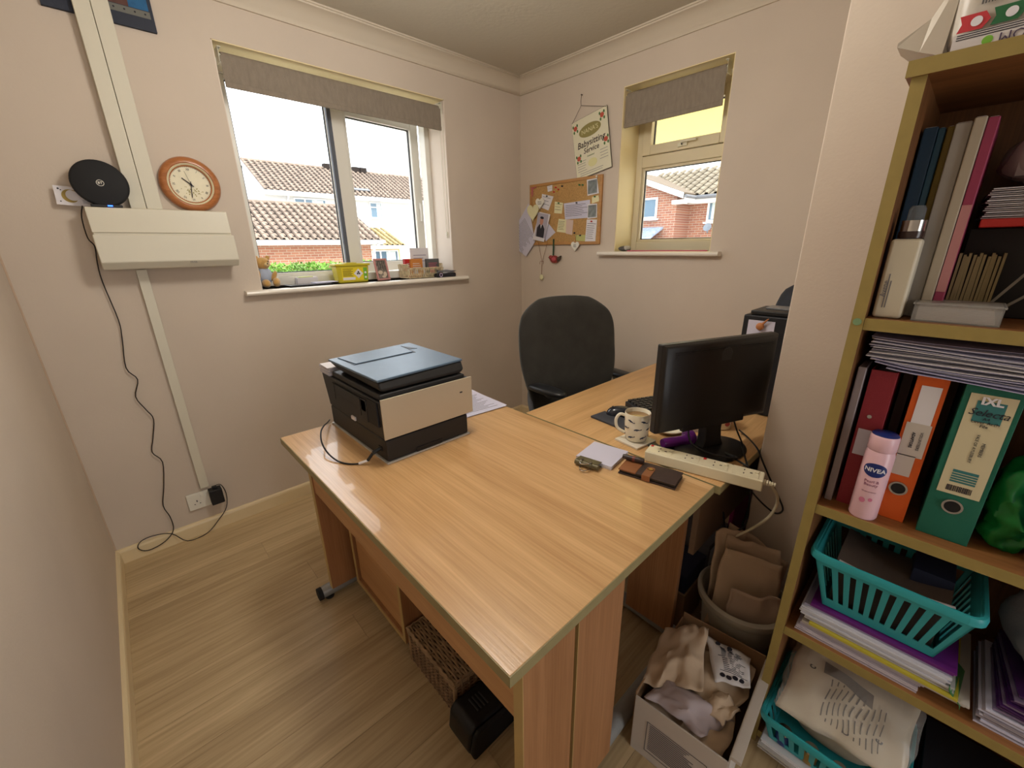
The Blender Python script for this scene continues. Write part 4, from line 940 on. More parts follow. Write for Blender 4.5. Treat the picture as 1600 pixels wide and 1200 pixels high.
for s, px_, py__, rot_ in ((1, .170, -.005, .45), (-1, .31, -.13, .30)):
    b = B(); b.tube([(s*.20, .0, .415), (s*.285, .0, .42), (s*(px_+.055), py__-.03, .50), (s*(px_+.050), py__-.09, .61), (s*(px_+.035), py__-.11, .665), (s*(px_+.01), py__-.06, .676), (s*px_, py__+.05, .676)], .0135, 10, 5); b.out('arm_bracket', mat('arm_grey', (92, 94, 98), .3), t, smooth=True)
    b = B(); b.ell((s*px_, py__, .690), (.042, .130, .020), Matrix.Rotation(rot_, 3, 'Z'), e=.8); b.out('arm_pad', mat('arm_pad_black', (34, 36, 40), .32), t, smooth=True)
for i in range(5):
    a = i*2*PI/5+.3; c_, s_ = math.cos(a), math.sin(a); M = Matrix.Translation((0, .08, 0)) @ Matrix.Rotation(a, 4, 'Z')
    lg = bpy.data.objects.new('base_arm', None); COL.objects.link(lg); lg.parent = t
    b = B(); b.loft([[M @ Vector((x, y, z)) for y, z in ((-wd, zz-hh), (wd, zz-hh), (wd*.7, zz+hh), (-wd*.7, zz+hh))] for x, wd, zz, hh in ((.02, .028, .105, .025), (.16, .022, .095, .018), (.30, .017, .075, .014))]); b.out('spoke', blackm, lg, bev=.004)
    b = B(); b.cyl(M @ Vector((.29, -.022, .027)), M @ Vector((.29, -.006, .027)), .027, seg=18).cyl(M @ Vector((.29, .006, .027)), M @ Vector((.29, .022, .027)), .027, seg=18); b.cyl(M @ Vector((.29, 0, .027)), M @ Vector((.29, 0, .075)), .007); b.out('castor', black, lg)

# ------------------------------------------------------------ printer
t = thing('printer', 'black multifunction printer with silver end panel on the far end of the desk', 'printer', (.496, 1.107, HT+.001))
pb = mat('printer_black', (30, 29, 30), .5, bump=.15, bscale=400); pbl = mat('printer_lid_sky_tint', (84, 108, 132), .36, spec=.9, var=.05, vscale=20, bump=.2, bscale=500)  # lid colour carries the blue reflection of the sky
silver = mat('printer_silver', (198, 186, 164), .38, .25)
X1, Y1 = .312, .442
B().box(-.004, X1+.004, -.004, .446, 0, .006).out('base_plate', mat('plate_silver', (190, 188, 184), .4, .3), t, bev=.001)
b = B(); b.box(.0, X1-.0, .0, Y1, .006, .079); b.out('paper_cassette', pb, t, bev=.006)
b = B(); b.box(.10, .20, -.0035, -.0005, .008, .022); b.out('cassette_grip', black, t, bev=.001)
b = B(); b.hexa([(.0, .0, .080), (X1, .0, .080), (X1, Y1, .080), (.0, Y1, .080), (-.006, .0, .205), (X1, .0, .205), (X1, Y1+.018, .205), (-.006, Y1+.018, .205)]); b.out('body', pb, t, bev=.004)
b = B(); b.box(.0, X1+.0, .004, .372, .206, .226); b.out('scanner_base', pb, t, bev=.005)
B().box(-.004, X1+.020, -.007, -.001, .084, .214).out('silver_panel', silver, t, bev=.0012)
B().box(X1+.002, X1+.018, -.001, .05, .084, .210).out('panel_return', pb, t, bev=.002)
B().box(X1-.032, X1-.022, -.0082, -.007, .166, .170).out('badge', ink, t)
# document feeder on top
b = B(); b.loft([[Vector(p) for p in r] for r in (
    [(.018, .015, .228), (.300, .015, .228), (.300, .36, .228), (.040, .36, .228)],
    [(.006, .008, .238), (.316, .010, .238), (.322, .385, .238), (.010, .33, .238)],
    [(.004, .014, .262), (.326, .036, .262), (.330, .400, .262), (-.004, .368, .262)])]); b.out('scanner_lid', pb, t, bev=.008, seg=3)
b = B(); b.loft([[Vector((x, y, z)) for x, y in ((.002, .012), (.328, .034), (.334, .404), (-.006, .372))] for z in (.262, .270)]); b.out('feeder_cover', pbl, t, bev=.003)
b = B(); b.loft([[Vector((x, y, z)) for x, y in ((.030, .225), (.262, .238), (.262, .243), (.030, .230))] for z in (.2695, .2708)]).loft([[Vector((x, y, z)) for x, y in ((.026, .225), (.030, .225), (.030, .36), (.026, .36))] for z in (.2695, .2708)]).loft([[Vector((x, y, z)) for x, y in ((.262, .238), (.266, .238), (.274, .37), (.270, .37))] for z in (.2695, .2708)]); b.out('flap_seam', black, t)
b = B(); b.loft([[Vector((x, y, z)) for x, y in ((.034, .232), (.258, .245), (.268, .372), (.022, .358))] for z in (.2702, .2735)]); b.out('feeder_flap', pbl, t, bev=.0015)
b = B(); b.loft([[Vector((x, y, z)) for x, y in ((.272, .30), (.300, .286), (.276, .366))] for z in (.2700, .2712)]); b.out('flap_recess', black, t)
# rear side details
b = B(); b.box(-.0085, -.0035, .018, .085, .120, .200, None); b.out('cable_recess', mat('recess_dark', (10, 10, 16), .6), t)
b = B(); b.box(-.0105, -.006, .09, .36, .150, .188).box(-.0105, -.006, .086, .125, .118, .190); b.out('rear_door', pb, t, bev=.0015)
for y_ in (.13, .34): B().box(-.0118, -.0100, y_, y_+.005, .13, .19).out('door_seam', black, t)
B().box(-.006, -.001, .205, .235, .070, .082, Matrix.Translation((0, 0, .015))).out('rating_label', paper, t)
b = B(); b.box(-.004, .006, .03, .05, .035, .050); b.cyl((-.003, .04, .042), (-.028, .04, .034), .006); b.out('usb_plug', black, t, bev=.001)
# side output tray
b = B(); b.box(X1, X1+.070, .09, .30, .082, .092).box(X1, X1+.055, .10, .29, .092, .098); b.out('output_tray', mat('tray_grey', (44, 48, 54), .4), t, bev=.002)
b = B(); b.slab([(X1+.012, .13, .100), (X1+.055, .13, .128), (X1+.055, .27, .128), (X1+.012, .27, .100)], .003); b.out('paper_stop', mat('stop_blue_grey', (84, 92, 104), .35), t)
b = B(); b.cyl((X1-.006, .055, .226), (X1-.006, .085, .226), .010); b.out('hinge', black, t)

# papers by the printer
t = thing('feeder_papers', 'pile of white papers sticking out from under the printer lid', 'papers', (.50, 1.545, HT+.2075))
for i in range(9):
    B().box(-.012, .15, -.06, .028, i*.0034, i*.0034+.0022, Matrix.Rotation(.05*math.sin(i*2.1), 4, 'Z')).out('sheet', paper if i % 3 else paperl, t)
pq = [onZ(HT, *p) for p in ((733, 656), (781, 633), (765, 624), (742, 622))]
t = thing('desk_papers', 'white sheets on the desk beside the printer output tray', 'papers', pq[0]+Vector((0, 0, .001)))
for i, (r_, dx) in enumerate(((.0, 0), (.10, -.01), (-.08, -.012))):
    b = B(); b.box(-.012, .198, .0, .275, i*.0012, i*.0012+.0008, Matrix.Translation((.012+dx, .02, 0)) @ Matrix.Rotation(-.05+r_*.6, 4, 'Z')); b.out('sheet', paperl, t)
b = B(); M = Matrix.Translation((.0, .02, 0)) @ Matrix.Rotation(-.10, 4, 'Z'); [b.box(.02, random.uniform(.12, .18), .03+i*.012, .033+i*.012, .0033, .0036, M) for i in range(18)]; b.out('print', inkg, t)

# printer cable
pts = [Vector(p) for p in ((.468, 1.147, .765), (.45, 1.15, .745), (.43, 1.17, .7345), (.405, 1.195, .7335), (.388, 1.235, .735), (.380, 1.29, .745), (.385, 1.35, .760), (.405, 1.41, .770), (.435, 1.47, .765), (.47, 1.535, .748), (.49, 1.57, .742))]
t = thing('printer_cable', 'black printer cable with white tag looping over the far corner of the desk', 'cable', (0, 0, 0))
B().tube(pts, .0027, 8, 6).out('cord', black, t, smooth=True)
B().tube([pts[1], pts[2]], .0042, 8, 1).out('cable_tag', paper, t)
B().tube([pts[0], pts[1]], .0048, 8, 1).out('strain_relief', black, t)

# ------------------------------------------------------------ desk things
Z0 = HT+.0006
# note block with bulldog clip
t = thing('note_pad', 'block of white note sheets on the desk held by a bulldog clip', 'notes', (1.008, .672, Z0), math.radians(8))
for i in range(4): B().box(-.062, .062, -.062, .058, i*.0028, i*.0028+.0026, Matrix.Rotation(.03*math.sin(i*3), 4, 'Z')).out('sheets', paperl if i == 3 else paper, t)
t = thing('bulldog_clip', 'worn khaki bulldog clip gripping the corner of the note block', 'clip', (.994, .676, Z0+.001), math.radians(10))
kh = mat('khaki_clip', (106, 98, 72), .45, .3, var=.15, vscale=40)
b = B(); b.prism([(-.078, .0), (-.050, .0), (-.048, .002), (-.074, .003), (-.076, .016), (-.048, .0145), (-.050, .0165), (-.078, .019)], 1, -.036, .036)
b.out('jaw', kh, t)
b = B(); b.cyl((-.078, -.038, .0095), (-.078, .038, .0095), .0085, seg=14); b.out('spring', kh, t)
for s in (0, 1):
    b = B(); z = .004+s*.016
    b.tube([(-.072, -.014, z), (-.092, -.016, z+.004*s), (-.108, -.006, z+.006*s), (-.108, .006, z+.006*s), (-.092, .016, z+.004*s), (-.072, .014, z)], .0018, 6, 4); b.out('clip_loop', chrome, t, smooth=True)

# phone wallet
wx = Vector((.1065, -.141, 0)).normalized()
t = thing('phone_wallet', 'closed dark brown leather phone wallet on the desk by the power strip', 'wallet', (1.012, .505, Z0), math.radians(-79))
leather = mat('leather_dark', (62, 46, 40), .6, bump=.4, bscale=300, var=.12, vscale=40); tan = mat('leather_tan', (140, 88, 52), .55, bump=.3, bscale=250)
B().box(-.082, .082, -.041, .041, 0, .005).out('back_cover', leather, t, bev=.0018)
B().box(-.079, .079, -.038, .036, .005, .012).out('phone', black, t, bev=.002)
B().box(-.030, .082, -.041, .041, .012, .017).out('front_cover', leather, t, bev=.0018)
B().box(-.082, -.030, -.041, .041, .012, .017).out('tan_cover', tan, t, bev=.0018)
b = B(); b.box(-.012, .012, -.0435, -.041, .002, .0185).box(-.012, .012, -.0435, .004, .0172, .0195); b.cyl((0, .004, .0172), (0, .004, .0195), .012); b.out('strap', tan, t, bev=.0008)
B().cyl((0, .000, .0195), (0, .000, .0205), .006).out('stud', mat('brass', (176, 140, 90), .3, 1), t)
t = thing('lighter', 'dark stubby lighter lying on the tan end of the phone wallet', 'lighter', (1.022, .566, Z0+.0175), math.radians(-76))
B().lathe([(0, -.034), (.007, -.034), (.0078, -.030), (.0078, -.012), (.0085, -.010), (.0085, .022), (.007, .030), (0, .031)], (0, 0, .0086), 16, Matrix.Rotation(PI/2, 4, 'Y')).out('body', mat('vape_dark', (52, 38, 36), .35), t, smooth=True)
B().lathe([(.0089, -.004), (.0092, -.002), (.0092, .002), (.0089, .004)], (0, 0, .0086), 16, Matrix.Rotation(PI/2, 4, 'Y')).out('band', mat('vape_band', (120, 60, 50), .4), t, smooth=True)

# power strip
a_ = Vector((1.105, .566, 0)); b__ = Vector((1.172, .258, 0)); dx = (b__-a_); ang = math.atan2(dx.y, dx.x)
t = thing('power_strip', 'white four socket power strip lying diagonally across the desk joint', 'power strip', (*((a_+b__)/2)[:2], Z0+.0), ang)
ivory = mat('ivory_plastic', (226, 216, 186), .35)
LL = .160
B().box(-LL, LL, -.029, .029, 0, .034).out('body', ivory, t, bev=.004, seg=3)
for i in range(4):
    x = -LL+.042+i*.0775
    B().box(x-.033, x+.033, -.025, .025, .034, .0352).out('socket_face', ivory, t, bev=.0006)
    b = B(); b.box(x+.010, x+.0165, -.0025, .0025, .0353, .0357).box(x-.006, x-.003, -.014, -.007, .0353, .0357).box(x-.006, x-.003, .007, .014, .0353, .0357); b.out('pin_holes', mat('pin_dark2', (90, 78, 70), .6), t)
    B().box(x+.021, x+.031, .004, .016, .0352, .0378).out('switch', ivory, t, bev=.001)
    if i in (0, 2): B().box(x-.036, x-.028, .012, .022, .0353, .0368).out('neon_light', red, t, bev=.0005)
t2 = thing('power_strip_lead', 'thick cream mains lead curving from the power strip down to the floor', 'cable', (0, 0, 0))
e_ = Vector((*((a_+b__)/2)[:2], 0)) + dx.normalized()*LL
d_ = dx.normalized()
b = B()
for i in range(5): b.cyl(e_+d_*(.0005+i*.006)+Vector((0, 0, Z0+.017)), e_+d_*(.0045+i*.006)+Vector((0, 0, Z0+.017)), .0085-.0007*i, seg=12)
b.out('cable_grip', ivory, t2)
q0 = e_+Vector((0, 0, Z0+.017))
pts = [q0+d_*.02, onX(1.225, 1204, 757), onX(1.26, 1214, 774), onX(1.28, 1213, 790), onX(1.28, 1200, 809), onX(1.28, 1176, 825), onX(1.27, 1150, 838), onX(1.26, 1130, 852), onX(1.29, 1118, 875), Vector((1.36, .30, .2)), Vector((1.37, .31, .02)), Vector((1.375, .42, .006))]
B().tube(pts, .0042, 10, 6).out('cord', ivory, t2, smooth=True)

# mug on coaster
t = thing('coaster', 'square white ceramic coaster under the mug', 'coaster', (1.180, .655, Z0), math.radians(-8))
B().box(-.050, .050, -.048, .048, 0, .007).out('tile', mat('coaster_white', (224, 216, 200), .35), t, bev=.001)
t = thing('whale_mug', 'white mug of tea with small dark whale pictures beside the monitor', 'mug', (1.182, .655, Z0+.0072), 0)
mugm = mat('mug_glaze', (236, 228, 206), .15, spec=.6)
B().lathe([(0, .001), (.030, 0), (.034, .004), (.038, .02), (.0415, .06), (.0425, .098), (.0415, .1005), (.0395, .098), (.0385, .06), (.035, .02), (.030, .008), (0, .007)], seg=40, cap=False).out('cup', mugm, t, smooth=True)
B().lathe([(0, .086), (.0385, .086), (.0385, .0868), (0, .0868)], seg=32).out('tea', mat('tea', (150, 116, 76), .1, spec=.6), t)
hd_ = Vector((-.55, .83, 0)).normalized()
B().tube([hd_*.040+Vector((0, 0, .085)), hd_*.058+Vector((0, 0, .088)), hd_*.070+Vector((0, 0, .068)), hd_*.064+Vector((0, 0, .038)), hd_*.038+Vector((0, 0, .022))], .0052, 10, 6).out('handle', mugm, t, smooth=True)
b = B()
whale = [(-1, 0), (-.6, .28), (0, .36), (.5, .2), (.85, .05), (1.15, .32), (1.25, .15), (1.35, .34), (1.3, .02), (1.0, -.08), (.5, -.1), (.1, -.12), (-.05, -.38), (-.2, -.12), (-.8, -.14)]
for row, z in enumerate((.078, .050, .020)):
    for k in range(6):
        a0 = k*PI/3+row*.55; s = .0115; tilt = (-.35, .1, .25)[row]
        fr = []
        for off in (.0004, .0008):
            rr = []
            for x, y in whale:
                x_, y_ = x*math.cos(tilt)-y*math.sin(tilt), x*math.sin(tilt)+y*math.cos(tilt)
                zz = z+y_*s; R = (.038+(zz-.02)*.0875 if zz < .06 else .0415+(zz-.06)*.026)+off+.0004; aa = a0+x_*s/R; rr.append(Vector((math.cos(aa)*R, math.sin(aa)*R, zz)))
            fr.append(rr)
        b.loft(fr)
b.out('whale_print', mat('whale_navy', (44, 54, 82), .4), t)

# mouse mat, mouse, keyboard
t = thing('wrist_rest', 'slim dark grey rectangular pad on the desk left of the mug', 'mat', (1.262, .80, Z0), math.radians(-6))
B().box(-.032, .050, -.085, .085, 0, .008).out('pad', mat('pad_slate', (60, 62, 70), .7, bump=.3, bscale=300), t, bev=.002)
t = thing('computer_mouse', 'glossy black computer mouse behind the mug', 'mouse', (1.335, .815, Z0), math.radians(40))
b = B(); b.ell((0, 0, .004), (.030, .056, .036), e=.85); 
for v_ in b.bm.verts: v_.co.z = max(0, v_.co.z)
b.out('shell', mat('mouse_gloss', (30, 36, 48), .15, spec=.7), t, smooth=True)
B().cyl((-.004, .030, .034), (.004, .030, .034), .006).out('wheel', dgrey, t)
t = thing('keyboard', 'black keyboard half hidden behind the monitor', 'keyboard', (1.56, .735, Z0), math.radians(-24))
B().box(-.162, .162, -.065, .065, 0, .022).out('case', black, t, bev=.003)
b = B(); b.box(-.008, .008, -.0075, .0075, 0, .009); key = b.mesh('key', mat('key_black', (44, 44, 46), .45))
for r_ in range(6):
    for c_ in range(15):
        o_ = bpy.data.objects.new('key', key); COL.objects.link(o_); o_.parent = t; o_.location = (-.146+c_*.0208, -.052+r_*.0205, .0222)

# monitor
Lp = Vector((1.09, .545, 0)); Rp = Vector((1.506, .373, 0)); md = (Rp-Lp).normalized(); mw = (Rp-Lp).length
t = thing('computer_monitor', 'black flat computer monitor seen from behind on its oval stand', 'monitor', (*((Lp+Rp)/2)[:2], Z0), math.atan2(md.y, md.x))
mb = mat('monitor_black', (26, 24, 23), .45, bump=.1, bscale=300)
# local x along the monitor, -y towards the camera (back of the screen)
zt, zb = 1.098-HT, .822-HT
b = B(); b.box(-mw/2, mw/2, 0, .024, zb, zt); b.out('bezel', mb, t, bev=.004, seg=3)
B().box(-mw/2+.016, mw/2-.016, .0242, .0248, zb+.02, zt-.016).out('screen', mat('screen_dark', (16, 18, 22), .1, spec=.8), t)
b = B(); b.loft([[Vector((x*mw/2*k, y, (zb+zt)/2+z*(zt-zb)/2*k2)) for x, z in ((-1, -1), (1, -1), (1, 1), (-1, 1))] for y, k, k2 in ((0, .995, .99), (-.006, .985, .975), (-.012, .95, .93), (-.017, .86, .84), (-.020, .70, .70), (-.021, .4, .4))]); b.out('back_shell', mb, t, smooth=True)
b = B()
for r_ in range(4):
    for i in range(56):
        x = -mw*.42+i*mw*.84/55; b.box(x-.0028, x+.0028, -.0185, -.010, zt-.024-r_*.0055, zt-.0215-r_*.0055)
o_ = b.out('vent_slots', black, t); o_['kind'] = 'stuff'
b = B(); b.loft([[Vector((x*.022, -.0195, zt-.045+z*.022)) for x, z in ((-.9, -1), (.9, -1), (1, .2), (.6, .9), (0, 1.1), (-.6, .9), (-1, .2))], [Vector((x*.020, -.0205, zt-.045+z*.020)) for x, z in ((-.9, -1), (.9, -1), (1, .2), (.6, .9), (0, 1.1), (-.6, .9), (-1, .2))]]); b.out('back_badge', dgrey, t)
b = B(); b.box(-.13, .12, -.016, .0, zb-.004, zb+.028); b.out('port_recess', black, t, bev=.003)
b = B(); b.loft([[Vector((x, y, z)) for x, y in ((-w_, -.012-d), (w_, -.012-d), (w_, .022-d), (-w_, .022-d))] for w_, d, z in ((.036, .0, zb+.04), (.032, .002, zb-.02), (.034, .006, .04), (.044, .008, .016))]); b.out('stand_neck', mb, t, bev=.004)
rings = []
for z, k in ((0, .96), (.004, 1), (.010, .97), (.015, .6), (.017, .35)): rings.append([Vector((math.cos(a)*.128*k, -.010+math.sin(a)*.088*k, z)) for a in [2*PI*i/40 for i in range(40)]])
b = B(); b.loft(rings); b.out('stand_base', mb, t, smooth=True)
# monitor cables
base = t.matrix_basis.copy()
def cab(label, pts, r=.0032, m=black):
    o = B().tube(pts, r, 8, 6).out('monitor_cable', m, smooth=True); return tag(o, label, 'cable', 'black leads behind the monitor')
P_ = lambda x, y, z: base @ Vector((x, y, z))
cab('black lead hanging from the left of the monitor and over the desk edge', [P_(-.105, -.012, zb+.0), P_(-.10, -.03, .05), P_(-.06, -.075, .028), P_(-.0, -.115, .022), onZ(HT+.012, 1130, 707), onZ(HT+.02, 1160, 724), onZ(HT+.002, 1172, 736), onY(.315, 1172, 765), onY(.315, 1168, 810), onY(.32, 1155, 828), onY(.36, 1135, 828), onY(.38, 1130, 800)])
cab('black lead dropping straight down from the right of the monitor', [P_(.085, -.010, zb+.0), P_(.088, -.026, .06), P_(.095, -.045, .025), onZ(HT+.012, 1160, 700), onZ(HT+.008, 1168, 728), onY(.318, 1172, 745), onY(.316, 1170, 790), onY(.33, 1160, 820)], .0028)
cab('black lead looping out past the wall corner and back', [onZ(HT+.012, 1155, 672), onZ(HT+.010, 1170, 685), onZ(HT+.010, 1184, 702), onX(1.385, 1192, 722), onX(1.385, 1204, 750), onX(1.385, 1218, 780), onX(1.385, 1223, 797), onX(1.385, 1212, 802), onX(1.37, 1195, 790), onX(1.33, 1178, 772), onX(1.30, 1172, 760)], .0027)

# things beyond the monitor
t = thing('tape_dispenser', 'translucent purple tape dispenser beside the monitor foot', 'dispenser', (1.235, .535, Z0), math.radians(-28))
pur = mat('purple_clear', (110, 40, 130), .12, trans=.45, spec=.6, ior=1.3)
b = B(); b.lathe([(.006, -.055), (.014, -.055), (.017, -.045), (.016, .02), (.020, .03), (.014, .034)], (0, 0, .022), 20, Matrix.Rotation(PI/2, 4, 'Y')); b.out('barrel', pur, t, smooth=True)
b = B(); b.lathe([(.010, -.012), (.026, -.010), (.028, 0), (.026, .010), (.010, .012), (.008, 0), (.010, -.012)], (.045, 0, .029), 24, Matrix.Rotation(PI/2, 4, 'Y'), cap=False); b.out('wheel', pur, t, smooth=True)
b = B(); b.box(-.06, .06, -.022, .022, 0, .006); b.out('base', black, t, bev=.002)
t = thing('low_tray', 'black low tray under the purple dispenser', 'tray', (1.215, .555, Z0), math.radians(-28))
t.location = (1.19, .555, Z0)
B().box(-.035, .0, -.05, .05, 0, .004).out('tray', black, t, bev=.001)
t = thing('white_saucer', 'small white dish behind the monitor beside the dispenser', 'dish', (1.335, .615, Z0))
B().lathe([(0, .001), (.030, 0), (.050, .010), (.058, .017), (.057, .019), (.048, .013), (.028, .004), (0, .004)], seg=32).out('dish', mat('dish_cream', (226, 220, 200), .2), t, smooth=True)
t = thing('patterned_pot', 'white pot with red and pink ovals behind the monitor stand', 'pot', (1.505, .505, Z0))
B().lathe([(0, 0), (.036, 0), (.040, .004), (.043, .08), (.041, .082), (.039, .078), (.036, .006), (0, .006)], seg=32).out('pot', mugm, t, smooth=True)
b = B()
for k in range(8):
    for z in (.025, .058):
        a0 = k*PI/4+z*10; rr = .0412+(z/.08)*.002; b.loft([[Vector((math.cos(a0+math.cos(q)*.010/rr)*(rr+o_), math.sin(a0+math.cos(q)*.010/rr)*(rr+o_), z+math.sin(q)*.008)) for q in [i*PI/6 for i in range(12)]] for o_ in (.0008, .0014)])
b.out('oval_print', mat('pot_red', (186, 84, 92), .5), t)
t = thing('oval_tin', 'small pale dish with red and purple rings left of the patterned pot', 'tin', (1.425, .56, Z0))
B().lathe([(0, 0), (.036, 0), (.040, .018), (.036, .022), (0, .022)], seg=28).out('tin', paper, t, smooth=True)
b = B(); b.lathe([(.014, .0222), (.028, .0222), (.028, .0228), (.014, .0228), (.014, .0222)], seg=28, cap=False); b.out('ring_print', mat('ring_red', (196, 80, 90), .5), t)
b = B(); b.lathe([(0, .0222), (.010, .0222), (.010, .0228), (0, .0228)], seg=20); b.out('centre_print', mat('ring_purple', (130, 80, 170), .5), t)

t = thing('desktop_tower', 'black computer tower standing on the desk behind the monitor', 'computer', (1.84, .45, Z0), 0)
B().box(-.12, .13, -.105, .10, .002, .383).out('case', mat('tower_black', (24, 25, 30), .5), t, bev=.006)
B().box(-.115, .05, -.098, .08, .384, .400).out('tower_tray', black, t, bev=.004)
B().box(-.05, .03, -.06, .05, .4005, .406).out('silver_disc_drive', mat('drive_silver', (140, 142, 146), .3, .5), t, bev=.001)
Mt = frame((-.1206, .035, .315), (0, -1, 0), (0, 0, 1))
B().box(-.045, .045, -.06, .05, .0003, .0012, Mt).out('note', paperl, t)
b = B(); b.ell((-.132, .035, .345), (.010, .014, .014)); b.cyl((-.132, .03, .353), (-.134, .010, .376), .005, .002, 8); b.out('wooden_charm', mat('charm_wood', (176, 112, 64), .5), t, smooth=True)
t = thing('black_bag', 'black fabric bag leaning behind the computer tower at the wall', 'bag', (2.10, .45, Z0))
B().ell((.02, .02, .235), (.12, .075, .235), e=.6).jitter(.010, 9).out('body', mat('bag_nylon', (38, 42, 52), .7, bump=.5, bscale=40), t, smooth=True)
B().tube([(-.05, .02, .43), (-.02, .02, .50), (.05, .02, .52), (.10, .02, .43)], .006, 8, 6).out('strap', blackm, t, smooth=True)

# ------------------------------------------------------------ floor between desk and bookcase
card = mat('cardboard', (150, 116, 84), .9, bump=.2, bscale=100); cardw = mat('cardboard_white', (200, 192, 184), .8)
h_ = .205
FL, FR, BR, BL = Vector((.782, .362, 0)), Vector((.800, .128, 0)), Vector((1.125, .150, 0)), Vector((1.105, .385, 0))
t = thing('cardboard_box', 'open white sided cardboard box stuffed with paper on the floor', 'box', FL)
def wall_(a, b_, z0, z1, th, m, name, lean=0):
    d = (b_-a).normalized(); n = Vector((0, 0, 1)).cross(d)*th; a = a-FL; b_ = b_-FL
    bb = B(); top_ = Vector((0, 0, 1)).cross(d)*lean; bb.hexa([a+Vector((0, 0, z0)), b_+Vector((0, 0, z0)), b_+n+Vector((0, 0, z0)), a+n+Vector((0, 0, z0)), a+top_+Vector((0, 0, z1)), b_+top_+Vector((0, 0, z1)), b_+top_+n+Vector((0, 0, z1)), a+top_+n+Vector((0, 0, z1))]); return bb.out(name, m, t)
wall_(FL, FR, 0, h_, -.0035, cardw, 'front_wall'); wall_(FR, BR, 0, h_+.02, -.0035, cardw, 'side_wall'); wall_(BR, BL, 0, h_+.03, -.0035, card, 'back_wall'); wall_(BL, FL, 0, h_+.01, -.0035, card, 'side_wall')
b = B(); b.hexa([FL-FL, FR-FL, BR-FL, BL-FL]+[v-FL+Vector((0, 0, .004)) for v in (FL, FR, BR, BL)]); b.out('base', card, t)
wall_(FR+Vector((.0, -.003, 0)), BR+Vector((.0, -.003, 0)), h_+.012, h_+.022, -.022, cardw, 'folded_edge')
Mx = frame((FL+FR)/2-FL+Vector((-.0002, 0, h_*.42)), (FR-FL), (0, 0, 1))
Mx = Mx if (Mx @ Vector((0, 0, 1))-Mx @ Vector((0, 0, 0))).x < 0 else frame((FL+FR)/2-FL+Vector((-.0002, 0, h_*.42)), (FL-FR), (0, 0, 1))
Mx = Matrix.Translation((-.0042, 0, 0)) @ Mx
b = B(); lines(b, Mx, -.07, .06, [.050-.007*i for i in range(14)], .0024); b.out('label_print', mat('box_ink', (92, 88, 92), .8), t)
b = B(); Mx3 = Mx @ Matrix(((1, 0, 0, 0), (0, 0, 1, 0), (0, 1, 0, 0), (0, 0, 0, 1))); bars(b, -.078, .078, -.055, .058, .0014, .0003, .0006, Mx3); b.out('label_border', ink, t)
kp = mat('kraft_paper', (196, 172, 146), .85, bump=.3, bscale=60); kpl = mat('paper_bag_lilac', (176, 162, 164), .85)
cc = (FL+FR+BR+BL)/4
t = thing('paper_sack', 'crumpled buff paper sack with printed panel filling the cardboard box', 'bag', cc+Vector((0, 0, .006)))
q = [v-cc for v in (FL, FR, BR, BL)]; q = [v*.90 for v in q]
def crump(amp, fr, sd, dome=0):
    return lambda u, v: noise.noise_vector(Vector((u*fr, v*fr, sd)))*amp+Vector((0, 0, dome*math.sin(PI*u)*math.sin(PI*v)+amp*.8*abs(noise.noise(Vector((u*fr*1.7, v*fr*1.7, sd+4))))))
b = B(); b.sheet([Vector((q[0].x, q[0].y, .15)), Vector((q[1].x, q[1].y, .17)), Vector((q[2].x, q[2].y, .17)), Vector((q[3].x, q[3].y, .20))], 26, 26, crump(.022, 4, 1, .03)); b.out('sack', kp, t, smooth=True, solid=.001)
b = B(); b.sheet([Vector((-.14, .11, .205)), Vector((-.06, -.02, .225)), Vector((.13, .04, .245)), Vector((.06, .15, .225))], 20, 20, crump(.016, 3.2, 7, .025)); b.out('crumpled_flap', kp, t, smooth=True, solid=.001)
b = B(); b.sheet([Vector((-.155, .09, .20)), Vector((-.145, -.06, .19)), Vector((-.04, -.10, .175)), Vector((-.07, .05, .215))], 20, 20, crump(.014, 3, 11, .03)); b.out('inner_sheet', kpl, t, smooth=True, solid=.001)
b = B(); b.sheet([Vector((-.09, -.085, .205)), Vector((-.02, -.105, .20)), Vector((-.00, -.06, .215)), Vector((-.08, -.02, .215))], 12, 12, crump(.010, 3, 21, .01)); b.out('torn_corner', kp, t, smooth=True, solid=.001)
fn = crump(.006, 3, 31, .012); pq_ = [Vector((-.00, -.03, .222)), Vector((.05, -.105, .215)), Vector((.14, -.075, .225)), Vector((.11, .045, .24))]
b = B(); b.sheet(pq_, 14, 14, fn); b.out('printed_panel', mat('sack_white', (208, 202, 200), .8), t, smooth=True, solid=.001)
def onpatch(u, v, dz=.0016):
    p = pq_[0]*(1-u)*(1-v)+pq_[1]*u*(1-v)+pq_[2]*u*v+pq_[3]*(1-u)*v; return p+fn(u, v)+Vector((0, 0, dz))
b = B()
for i in range(16):
    v_ = .22+i*.04; u0, u1 = (.30, random.uniform(.7, .85)) if i % 8 else (.2, .9); n = 8
    pr_ = [onpatch(u0+(u1-u0)*k/n, v_) for k in range(n+1)]
    for k in range(n):
        if k % 3 != 2 or i < 3: b.slab([pr_[k], pr_[k+1], pr_[k+1]+(onpatch(.5, .52)-onpatch(.5, .5))*.8, pr_[k]+(onpatch(.5, .52)-onpatch(.5, .5))*.8], .0003)
b.out('print', ink, t)
for u, v in ((.25, .12), (.42, .10), (.60, .12), (.3, .92), (.55, .9), (.75, .14)): B().lathe([(0, 0), (.007, 0), (.007, .0004), (0, .0004)], onpatch(u, v, .002), 12).out('printed_symbol', ink, t)

